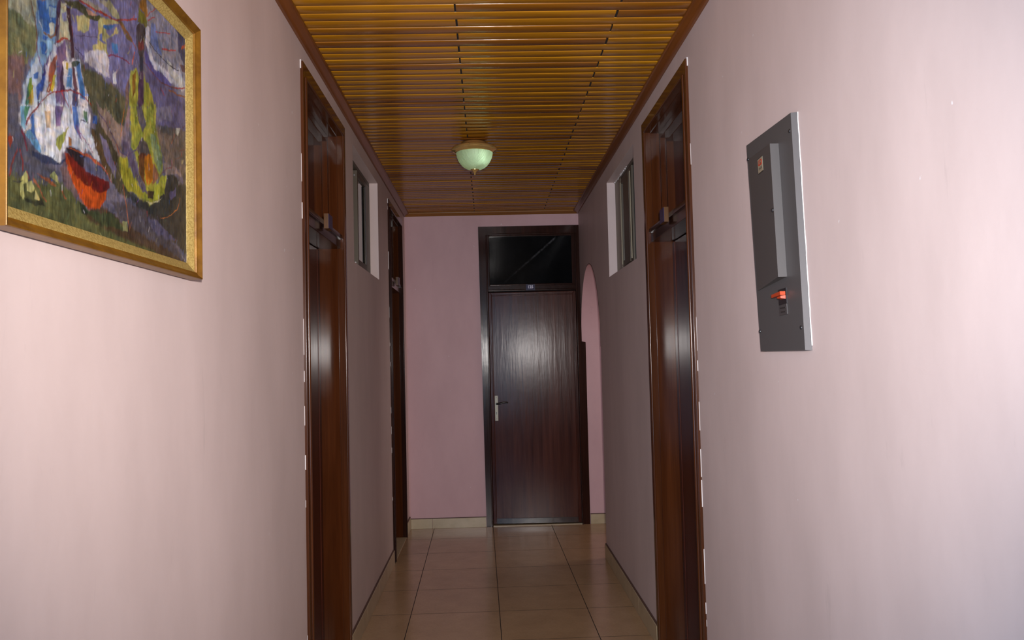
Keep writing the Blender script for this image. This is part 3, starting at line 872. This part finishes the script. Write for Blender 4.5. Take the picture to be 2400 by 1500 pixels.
# ------------------------------------------------------------------ ceiling lamp
def ceiling_lamp():
    cx, cy = -0.055, 4.90
    root = empty('ceiling_lamp', (cx, cy, 2.70)); tag(root, 'round flush ceiling lamp with frosted glass bowl in a brass ring', 'ceiling lamp')
    b = MB(); b.lathe([(0.0005, 2.699), (0.062, 2.699), (0.078, 2.694), (0.086, 2.684), (0.094, 2.676), (0.112, 2.672), (0.126, 2.668), (0.133, 2.660), (0.134, 2.652), (0.130, 2.646),
                       (0.120, 2.643), (0.113, 2.637), (0.106, 2.634), (0.104, 2.640), (0.098, 2.655), (0.06, 2.68), (0.0005, 2.685)], (cx, cy, 0), 72)
    build('brass_ring', b, M['brass'], root)
    m, t, bs = nt('frosted_glass'); co = objco(t)
    sx = t.nodes.new('ShaderNodeSeparateXYZ'); t.links.new(co, sx.inputs[0])
    wv = t.nodes.new('ShaderNodeTexWave'); wv.wave_type = 'RINGS'; wv.inputs['Scale'].default_value = 40; wv.inputs['Distortion'].default_value = 9
    wv.inputs['Detail'].default_value = 1.5; wv.inputs['Detail Scale'].default_value = 1.4
    t.links.new(mapping(t, co, (1, 1, 0.35), (0.05, 0.03, 0.02)), wv.inputs['Vector'])
    bp = t.nodes.new('ShaderNodeBump'); bp.inputs['Strength'].default_value = 0.6; bp.inputs['Distance'].default_value = 0.003
    t.links.new(wv.outputs['Fac'], bp.inputs['Height'])
    tr = t.nodes.new('ShaderNodeBsdfTranslucent'); tr.inputs['Color'].default_value = (0.62, 0.74, 0.58, 1)
    bs.inputs['Base Color'].default_value = (0.17, 0.215, 0.17, 1); bs.inputs['Roughness'].default_value = 0.35
    t.links.new(bp.outputs['Normal'], bs.inputs['Normal']); t.links.new(bp.outputs['Normal'], tr.inputs['Normal'])
    mx = t.nodes.new('ShaderNodeMixShader'); mx.inputs[0].default_value = 0.5
    t.links.new(bs.outputs[0], mx.inputs[1]); t.links.new(tr.outputs[0], mx.inputs[2])
    t.links.new(mx.outputs[0], t.nodes['Material Output'].inputs['Surface'])
    b = MB()
    prof = []
    for i in range(26):
        a = i / 25 * (math.pi / 2)
        prof.append((0.1065 * math.cos(a) ** 0.82 + 0.001, 2.640 - 0.105 * math.sin(a) ** 1.15))
    b.lathe(prof, (cx, cy, 0), 96)
    build('glass_bowl', b, m, root)
    b = MB(); b.lathe([(0.001, 2.505), (0.004, 2.506), (0.006, 2.511), (0.004, 2.516), (0.007, 2.521), (0.012, 2.525), (0.016, 2.530), (0.026, 2.534), (0.027, 2.538), (0.018, 2.541), (0.001, 2.542)], (cx, cy, 0), 32)
    build('finial', b, M['brass'], root)
    em, t2, e2 = nt('fluorescent_tube')
    e2.inputs['Emission Color'].default_value = (0.80, 1.0, 0.78, 1); e2.inputs['Emission Strength'].default_value = 13
    b = MB()
    b.tube([(cx + 0.020, cy - 0.03, 2.655), (cx + 0.042, cy - 0.04, 2.625), (cx + 0.046, cy - 0.045, 2.588), (cx + 0.040, cy - 0.045, 2.578), (cx + 0.034, cy - 0.04, 2.59), (cx + 0.028, cy - 0.03, 2.63)], 0.0055, 10)
    build('bulb', b, em, root)
ceiling_lamp()

# ------------------------------------------------------------------ painting
def painting():
    y0, y1, z0, z1 = 1.183, 1.990, 1.631, 2.226   # outer edges on the wall (near, far, bottom, top)
    root = empty('framed_painting', (XL, (y0 + y1) / 2, z0)); tag(root, 'large gold framed oil painting of gourds and an orange calabash on the left wall', 'painting')
    fr = FL
    def member(prof, side, inset=0.0):
        """mitred moulding; prof (d from outer edge, w)"""
        b = MB(fr)
        if side == 'bottom': b.sweep(prof, lambda d, w_: (y0 + d, w_, z0 + d), lambda d, w_: (y1 - d, w_, z0 + d))
        if side == 'top': b.sweep(prof, lambda d, w_: (y0 + d, w_, z1 - d), lambda d, w_: (y1 - d, w_, z1 - d))
        if side == 'near': b.sweep(prof, lambda d, w_: (y0 + d, w_, z0 + d), lambda d, w_: (y0 + d, w_, z1 - d))
        if side == 'far': b.sweep(prof, lambda d, w_: (y1 - d, w_, z0 + d), lambda d, w_: (y1 - d, w_, z1 - d))
        return b
    gold = M['gold']
    P = [(0.0, 0.012), (0.0, 0.038), (0.0015, 0.040), (0.004, 0.0395), (0.009, 0.034), (0.013, 0.0315), (0.0155, 0.031), (0.0165, 0.027), (0.0165, 0.012)]
    L = [(0.0165, 0.010), (0.0165, 0.0265), (0.019, 0.0262), (0.030, 0.020), (0.036, 0.0165), (0.0365, 0.010)]
    for s in ('bottom', 'top', 'near', 'far'):
        build('frame', member(P, s), gold, root)
    for s in ('bottom', 'top', 'near', 'far'):
        build('liner', member(L, s), M['linen'], root)
    b = MB(fr); b.box(y0 + 0.004, y1 - 0.004, 0.0, 0.0125, z0 + 0.004, z1 - 0.004, 0.001); build('backing', b, M['backing'], root)
    canvas(root, y0 + 0.034, y1 - 0.034, z0 + 0.034, z1 - 0.034)

def mat_gold():
    m, t, b = nt('old_gold_frame'); co = objco(t)
    c = ramp(t, noise(t, mapping(t, co, (8, 8, 8)), 3, 6, 0.65), [(0.3, (0.13, 0.052, 0.004)), (0.7, (0.25, 0.115, 0.010))])
    t.links.new(c, b.inputs['Base Color']); b.inputs['Metallic'].default_value = 0.35; b.inputs['Roughness'].default_value = 0.38
    bump(t, b, noise(t, co, 120, 3, 0.6), 0.2, 0.001)
    return m
def mat_linen():
    m, t, b = nt('gilt_linen_liner'); co = objco(t)
    c = ramp(t, noise(t, co, 260, 2, 0.5), [(0.35, (0.22, 0.145, 0.035)), (0.65, (0.36, 0.26, 0.08))])
    t.links.new(c, b.inputs['Base Color']); b.inputs['Roughness'].default_value = 0.55
    return m
M['gold'] = mat_gold(); M['linen'] = mat_linen()
M['backing'] = mat_plain('brown_backing_board', (0.20, 0.09, 0.045), 0.7)

# the picture: brush patches, colour | corner points in millimetres on the canvas | stroke width
ART = """\
112,108,128|-8,384 848,730 832,-12 -5,-48|
176,176,150|-8,390 96,429 90,264 60,286 -7,284|
120,125,88|-7,289 37,296 87,295 89,257 60,227 -7,222|
130,100,98|-7,222 60,237 49,177 26,120 -6,111|
86,86,100|-6,172 37,174 49,126 61,110 97,92 162,87 149,63 61,51 -6,49|
92,96,50|-6,49 61,51 176,69 249,47 482,13 745,-1 -5,-85 -5,-48|
110,90,95|162,94 190,115 249,47 219,49 176,69|
92,92,66|234,288 315,293 424,288 423,221 349,209 281,213 250,226|
150,128,118|290,239 404,224 394,180 423,146 385,137 314,199|
128,124,170|197,385 466,501 486,457 475,374 454,297 386,293 250,294 205,314|
150,150,168|508,519 755,523 768,447 752,370 646,357 551,391 518,451|
105,100,140|507,420 646,386 752,381 750,289 549,264 517,344|
118,104,94|527,267 751,310 748,169 695,207 607,205 572,243|
62,60,50|483,125 749,189 745,19 641,44 482,56|
84,78,84|348,73 482,90 641,44 718,6 482,21 384,40|
84,64,46|289,62 422,38 640,16 745,-1 592,0 331,15 249,32|
70,80,50|249,40 348,50 422,29 314,20|
196,188,128|219,364 266,389 263,360 245,345 222,343|
196,188,128|296,383 333,403 332,363 301,362|
196,188,128|276,337 332,363 332,342 282,326|
70,120,190|318,392 333,397 333,388 321,385|
60,120,185|321,392 374,413 341,390 324,386|
196,186,120|298,398 378,423 387,421 315,391 298,376|
190,180,118|298,377 321,385 347,379 374,408 384,400 341,374 315,364 324,354 338,344 329,330 315,341 298,345|
80,100,170|304,368 315,374 318,358 304,357|
70,130,190|353,371 377,375 380,362 365,354 353,360|
190,185,140|316,436 347,449 387,440 390,428 356,423 333,430|
120,100,60|381,422 396,430 445,411 441,404 418,404 396,415|
150,145,180|299,428 316,436 356,422 341,413 299,411|
170,165,150|232,400 333,443 333,418 277,403|
150,150,190|263,413 296,427 333,428 333,418|
214,210,225|245,312 276,329 318,347 332,342 332,298 298,295 260,298 245,297|
222,216,222|298,332 327,345 341,337 341,318 332,299 298,298|
210,204,222|324,320 341,321 344,300 329,298|
225,220,225|356,313 371,320 374,298 358,295|
62,70,36|176,375 225,394 263,394 313,403 304,393 282,385 232,376 200,375|
200,150,130|253,392 296,402 277,391 261,386|
120,160,200|90,338 157,367 151,303 118,249 101,219 72,165 47,158 55,192 76,237 92,267|
42,96,168|92,339 118,350 122,324 101,313|
48,104,180|109,325 131,346 155,355 153,327 135,319 122,297 111,299|
150,180,200|128,343 153,351 151,336 131,327|
200,205,190|128,317 146,324 142,307 128,300|
60,110,180|101,276 120,281 122,260 107,259|
150,190,220|118,286 148,298 135,276 122,258|
50,100,176|109,291 126,294 118,285 109,284|
196,208,224|55,192 74,225 92,254 109,244 101,207 89,170 49,158|
46,100,178|82,219 97,228 93,215 84,212|
60,120,90|68,208 76,212 68,164 58,161|
176,150,30|72,202 84,202 80,170 68,164|
110,140,50|68,208 76,213 80,195 68,180|
52,92,172|113,234 131,252 118,219 93,182 90,200|
66,56,130|118,247 135,276 148,288 135,265 118,230 109,224|
70,50,84|157,367 167,371 164,335 153,304 146,304 153,330|
206,202,170|167,369 185,372 197,317 160,297 167,336|
60,34,48|185,369 196,372 205,339 209,304 212,285 202,279 197,317 190,345|
150,150,200|169,352 185,360 188,345 176,339|
216,214,226|144,291 183,307 197,281 232,293 250,244 260,222 93,171 113,212 122,249|
108,82,128|153,290 183,306 185,278 171,254 176,232 181,198 146,188 153,236|
146,70,44|131,254 153,276 151,253 131,204 122,203|
170,90,60|131,235 144,245 140,209 129,211|
190,176,60|142,237 151,240 140,209 133,212|
56,40,70|169,265 176,267 174,231 183,227 162,216 167,253|
232,226,228|171,271 190,279 195,262 188,238 176,250|
180,160,40|183,275 190,276 188,262 181,262|
92,150,205|188,266 202,271 202,236 183,230|
56,124,196|214,285 229,289 245,255 247,230 229,227 224,260|
90,44,60|202,277 212,273 222,242 214,229 205,241|
76,70,110|205,237 224,236 222,210 202,204|
60,80,60|200,279 219,288 232,290 219,279 202,272|
200,205,215|114,197 148,209 151,189 109,176|
222,224,234|47,158 260,222 271,187 287,158 308,133 262,141 185,133 164,103 103,102 57,122 47,131|
120,180,215|47,158 72,165 59,125 49,130|
44,104,186|72,147 84,158 85,129 101,111 109,104 85,103 57,121 74,131|
110,165,205|57,121 85,103 103,102 109,109 97,117 72,129|
84,140,100|59,161 74,166 61,137 57,144|
228,232,242|89,163 114,178 131,149 149,133 118,125 97,124 85,141|
196,172,140|116,169 135,177 131,151 118,145|
220,224,230|101,111 144,118 167,104 158,101 107,102|
110,84,130|148,188 176,196 169,180 151,154|
150,120,170|153,178 167,184 164,160 153,155|
64,110,186|204,205 219,210 229,182 222,161 212,171|
120,100,150|214,176 224,180 239,154 229,157|
92,130,96|242,209 257,211 257,193 244,197|
146,150,40|192,167 176,140 164,118 151,126 153,138|
176,110,40|192,150 202,148 200,136 190,135|
50,60,90|77,96 107,102 160,101 185,111 183,104 118,88 81,89|
150,60,40|10,105 26,108 25,98 21,89|
200,196,120|63,65 69,60 67,49 55,42 59,25 55,19 47,24 49,51|
196,190,120|63,48 79,54 89,44 77,34 65,35|
200,186,120|89,42 103,26 85,27|
196,190,116|144,83 155,76 158,64 131,73|
50,54,40|59,21 101,27 101,36 120,19 101,18 63,17|
170,90,50|91,66 131,68 153,58 140,58 110,64|
200,72,22|182,122 200,119 244,102 286,96 331,87 331,74 314,57 283,47 260,45 231,56 200,84 183,104|
204,84,24|187,107 305,81 334,89 331,70 305,52 284,48 249,47 212,69|
110,26,20|185,122 214,116 260,109 331,111 331,86 297,80 249,83 209,95 190,110|
110,24,24|257,101 341,105 345,96 331,86 300,81 257,90|
36,28,36|183,132 212,136 249,134 244,109 224,110 190,122|
112,112,140|244,130 281,132 314,128 331,118 331,105 289,104 244,108|
96,96,124|249,133 306,131 341,108 314,106 257,108|
190,90,50|183,131 252,137 289,135 314,128 331,125 331,121 303,126 249,133 200,131|
30,50,34|229,47 247,48 260,34 236,30|
34,44,34|229,47 245,46 257,30 241,29|
60,60,40|273,188 287,186 309,164 331,143 331,112 311,134 287,158|
70,66,44|278,208 306,209 352,186 404,141 432,89 384,96 331,117 294,163|
120,110,140|301,188 331,180 376,135 366,117 323,147|
92,72,48|272,187 294,178 331,141 352,114 314,121 289,154|
50,90,160|280,211 294,215 291,200 275,197|
160,110,40|483,508 515,522 519,503 522,495 511,481 501,489 479,492|
120,120,40|476,489 501,486 519,478 515,459 500,467 472,460|
70,66,70|472,460 493,465 511,458 503,422 496,396 478,389 468,409 465,439|
110,56,60|472,419 500,433 500,412 475,403|
50,60,80|478,389 500,397 496,366 478,360|
90,60,90|475,359 496,366 499,294 467,284|
178,176,64|434,348 464,358 475,344 467,284 430,273 431,316|
150,150,50|499,357 521,348 539,336 550,309 499,294|
130,90,40|444,341 461,353 457,310 444,291|
120,98,92|414,306 431,333 430,287 411,267|
214,214,230|515,462 529,475 533,445 536,422 555,409 598,411 634,412 694,443 734,419 730,404 663,392 613,394 551,391 521,411 507,429|
110,130,190|537,484 560,491 575,452 598,433 559,431 536,441|
96,92,160|500,409 521,411 551,391 621,394 663,390 629,381 558,376 514,387|
226,224,220|622,438 643,439 664,424 716,426 725,405 680,401 630,413|
60,66,110|687,534 723,545 774,538 773,479 726,462 695,484|
104,70,80|703,451 768,477 763,457 717,441|
150,150,175|560,538 674,542 686,491 598,451 571,469 571,506|
166,168,60|432,274 560,312 564,257 592,215 591,177 553,161 581,122 529,99 507,101 460,106 407,112 388,142 384,165 419,167 456,133 473,161 436,205|
150,130,140|420,267 432,274 428,220 436,202 419,173 396,195|
104,92,120|396,198 420,201 456,168 507,133 516,117 490,119 448,145 404,183|
100,88,96|491,227 517,226 535,201 482,181 465,199|
104,56,36|469,185 508,202 499,149 507,133 477,152|
190,110,24|503,194 535,205 549,179 539,147 516,135 503,154|
96,90,110|466,284 491,292 509,261 491,237 470,264|
130,150,110|531,248 559,250 592,208 582,179 553,195|
150,100,80|549,190 577,174 553,150 539,140|
60,40,40|516,124 553,131 543,113 516,109|
176,180,60|582,171 621,182 606,134 552,113 557,143|
168,160,50|388,166 415,166 447,138 490,115 481,110 419,105 392,130|
214,206,150|507,102 529,103 600,126 557,108 529,99|
56,60,58|621,184 663,191 700,177 694,131 661,108 590,82 543,81 468,84 407,106 460,104 525,98 600,124 621,137 646,158 611,139|
110,104,150|631,143 673,163 672,147 641,129|
150,132,128|602,202 663,209 700,201 706,194 663,193 611,179|
222,212,190|675,299 702,305 691,285 675,287|
214,196,150|709,235 720,238 718,228 711,226|
160,160,110|399,45 418,46 418,26 399,26|
96,92,120|515,70 580,67 671,48 609,39 542,48|
128,124,150|564,314 649,339 654,309 603,295 564,280|
84,86,90|569,279 654,293 659,277 593,269|
120,60,40|74,331 86,307 92,279 90,264|2.2
120,70,110|91,262 101,247 111,236|2
130,90,40|113,296 131,297 146,306 151,319|3.5
176,44,28|153,296 171,307 189,315|3.5
110,60,60|188,312 200,314|2
150,30,24|93,171 114,190 140,209 167,220 197,230 229,236 252,233 273,226|2.6
176,60,50|167,218 178,210 192,201|2.2
46,40,90|214,311 240,305 240,300|1.5
80,60,90|219,331 260,346 298,359|1.3
176,56,36|227,397 266,403 301,407 333,414|3.2
176,66,44|299,409 333,414 368,420 419,441 465,461|3
150,80,60|387,422 425,416 465,400|2.6
130,40,60|335,341 362,350 399,358 431,359|2.2
216,110,90|458,391 448,375 444,363|4
170,70,60|519,490 545,509 568,528|2
180,60,60|522,483 560,504|2
190,60,56|598,450 639,462 675,475|3.4
196,84,50|718,496 769,529|5
190,70,70|563,475 587,481 644,503|2
30,36,50|529,438 582,430 622,429 664,431 694,435|2
120,70,70|500,387 543,380 589,375 655,384 693,394|2.4
150,92,50|638,372 693,380 762,394|4
190,60,66|672,389 734,409|2.4
170,60,60|589,363 609,352|2.2
130,30,34|91,169 74,152 61,135|3
120,40,60|49,123 55,115 65,96|4
140,60,50|38,91 27,71 18,48|3.4
140,50,50|45,93 53,78 53,63|3.4
60,60,60|27,40 53,47|2
180,100,70|85,55 101,48 110,35 120,29|3
180,90,60|171,56 183,45|3
160,80,130|224,171 249,159 276,145|2
60,40,60|234,191 260,194|2.4
90,70,110|298,224 333,211 369,188 392,174 419,173 460,196 495,228|2.4
190,110,40|408,263 396,229 392,204|2.4
190,110,70|399,114 411,83 422,47 430,31|2.2
200,120,60|580,79 640,94 683,117 699,145|1.6
120,60,60|759,337 719,311|2
130,60,70|582,173 621,195 647,203|1.6
130,70,60|696,252 724,264 758,270|1.6
130,80,60|647,201 668,226 718,246|1.3
180,90,80|308,130 329,122 350,109|3
190,90,50|373,184 384,170|3
196,110,80|648,256 669,282|1.5"""

def canvas(root, ya, yb, za, zb):
    W, Hh = (yb - ya) * 1000, (zb - za) * 1000
    nx = 440; nz = int(nx * Hh / W)
    rs = np.random.RandomState(5)
    def vnoise(cx, cz):
        """smooth value noise with cells of cx x cz millimetres"""
        gx, gz = int(W / cx) + 3, int(Hh / cz) + 3
        g = rs.rand(gz, gx)
        x = np.linspace(0, W, nx + 1) / cx; z = np.linspace(0, Hh, nz + 1) / cz
        xi = x.astype(int); zi = z.astype(int); fx = x - xi; fz = z - zi
        fx = fx * fx * (3 - 2 * fx); fz = fz * fz * (3 - 2 * fz)
        a = g[zi][:, xi]; b_ = g[zi][:, xi + 1]; c = g[zi + 1][:, xi]; d = g[zi + 1][:, xi + 1]
        return (a * (1 - fx) + b_ * fx) * (1 - fz)[:, None] + (c * (1 - fx) + d * fx) * fz[:, None]
    X, Z = np.meshgrid(np.linspace(0, W, nx + 1), np.linspace(0, Hh, nz + 1))
    dx = (vnoise(22, 22) - .5) * 9 + (vnoise(7, 9) - .5) * 5 + (vnoise(3, 3) - .5) * 2.5
    dz = (vnoise(22, 22) - .5) * 9 + (vnoise(9, 7) - .5) * 5 + (vnoise(3, 3) - .5) * 2.5
    lin = lambda c: np.array([(v / 255 / 12.92) if v / 255 <= .04045 else ((v / 255 + .055) / 1.055) ** 2.4 for v in c])
    img = np.zeros((nz + 1, nx + 1, 3)); img[:] = lin((105, 100, 108))
    streak = vnoise(2.2, 26) - .5; streak2 = vnoise(3, 9) - .5; blot = vnoise(14, 18) - .5; diag = vnoise(30, 3) - .5; mott = vnoise(6, 8) - .5; mott2 = vnoise(9, 5) - .5
    for ln in ART.split('\n'):
        c, p, wd = ln.split('|'); col = lin([int(v) for v in c.split(',')])
        pts = np.array([[float(v) for v in q.split(',')] for q in p.split()])
        k = rs.rand()
        if wd:
            w2 = float(wd) * 0.55; sx, sz = X + dx * .35, Z + dz * .35
            D = np.full(X.shape, 1e9); T = np.zeros(X.shape)
            for (x0, z0), (x1, z1) in zip(pts, pts[1:]):
                vx, vz = x1 - x0, z1 - z0; L2 = vx * vx + vz * vz + 1e-9
                t = np.clip(((sx - x0) * vx + (sz - z0) * vz) / L2, 0, 1)
                D = np.minimum(D, np.hypot(sx - x0 - t * vx, sz - z0 - t * vz))
            al = np.clip((w2 * (1 + streak2 * .9) - D) / 0.9 + .5, 0, 1) * 0.85
        else:
            area = abs(np.sum(pts[:, 0] * np.roll(pts[:, 1], 1) - pts[:, 1] * np.roll(pts[:, 0], 1))) / 2
            am = min(1.0, .25 + math.sqrt(area) / 110)
            sx, sz = X + dx * am, Z + dz * am
            ins = np.zeros(X.shape, bool); E = np.full(X.shape, 1e9)
            n = len(pts)
            for i in range(n):
                x0, z0 = pts[i]; x1, z1 = pts[(i + 1) % n]
                if z0 != z1:
                    ins ^= ((z0 > sz) != (z1 > sz)) & (sx < (x1 - x0) * (sz - z0) / (z1 - z0) + x0)
                vx, vz = x1 - x0, z1 - z0; L2 = vx * vx + vz * vz + 1e-9
                t = np.clip(((sx - x0) * vx + (sz - z0) * vz) / L2, 0, 1)
                E = np.minimum(E, np.hypot(sx - x0 - t * vx, sz - z0 - t * vz))
            soft = 1.0 + min(6, math.sqrt(area) / 30)
            al = np.clip(np.where(ins, E, -E) / soft + .5 + (streak2 + streak) * .8 * min(1, soft / 3), 0, 1) * 0.93
        sh = 1 + streak * (.15 + .2 * k) + streak2 * .22 + blot * .75 + diag * (.35 * k) + mott * .5
        tint = 1 + blot[..., None] * np.array([.3, -.05, -.35]) * (k - .3) * 1.8 + mott2[..., None] * np.array([.3, .1, -.3]) * .8
        img = img * (1 - al[..., None]) + (col * tint) * sh[..., None] * al[..., None]
    # dabs of knife work: short pale and dark marks
    for q in range(1500):
        x0, z0 = rs.rand() * W, rs.rand() * Hh; ang = rs.normal(1.5, .5); ln_ = rs.uniform(3, 14); w2 = rs.uniform(.5, 1.6)
        i0, i1 = max(0, int((x0 - 16) / W * nx)), min(nx, int((x0 + 16) / W * nx)) + 1
        j0, j1 = max(0, int((z0 - 16) / Hh * nz)), min(nz, int((z0 + 16) / Hh * nz)) + 1
        xs, zs_ = X[j0:j1, i0:i1] + dx[j0:j1, i0:i1] * .3, Z[j0:j1, i0:i1] + dz[j0:j1, i0:i1] * .3
        vx, vz = math.cos(ang) * ln_, math.sin(ang) * ln_
        t = np.clip(((xs - x0) * vx + (zs_ - z0) * vz) / (ln_ * ln_), 0, 1)
        D = np.hypot(xs - x0 - t * vx, zs_ - z0 - t * vz)
        al = np.clip((w2 - D) / .8 + .3, 0, 1)[..., None] * .55
        base = img[min(nz, j0 + 8), min(nx, i0 + 8)]
        col = np.clip(base * rs.uniform(.45, 1.8), 0, .9) * (1 + (rs.rand(3) - .5) * .5)
        if rs.rand() < .12: col = lin([(176, 60, 40), (200, 190, 120), (50, 100, 180), (225, 220, 225)][rs.randint(4)])
        img[j0:j1, i0:i1] = img[j0:j1, i0:i1] * (1 - al) + col * al
    img = np.clip(img * PAINT_GAIN, 0.002, 0.92)
    xv = X / 1000; zv = Z / 1000
    relief = (streak * .5 + streak2 * .5 + (vnoise(4, 12) - .5)) * 0.0006
    V = np.stack([relief, xv, zv], -1).reshape(-1, 3)
    q = (np.arange(nz)[:, None] * (nx + 1) + np.arange(nx)[None, :]).ravel()
    F = np.stack([q, q + 1, q + nx + 2, q + nx + 1], -1)
    me = bpy.data.meshes.new('canvas'); me.from_pydata(V.tolist(), [], F.tolist())
    at = me.color_attributes.new('paint', 'FLOAT_COLOR', 'POINT')
    at.data.foreach_set('color', np.concatenate([img.reshape(-1, 3), np.ones((V.shape[0], 1))], 1).ravel())
    me.polygons.foreach_set('use_smooth', [True] * len(me.polygons))
    m, t, b = nt('oil_paint'); a = t.nodes.new('ShaderNodeVertexColor'); a.layer_name = 'paint'
    t.links.new(a.outputs['Color'], b.inputs['Base Color']); b.inputs['Roughness'].default_value = 0.38
    b.inputs['Specular IOR Level'].default_value = 0.35
    co = objco(t); bump(t, b, noise(t, mapping(t, co, (1, 260, 90)), 1.0, 4, 0.65, 1.5), 0.5, 0.0012)
    me.materials.append(m)
    o = bpy.data.objects.new('canvas', me); C.objects.link(o); o.parent = root
    r0 = Vector(ORG[root.name]); o.location = Vector((XL + 0.0150, ya, za)) - r0; ORG[o.name] = (XL + 0.015, ya, za)
PAINT_GAIN = 0.50
painting()
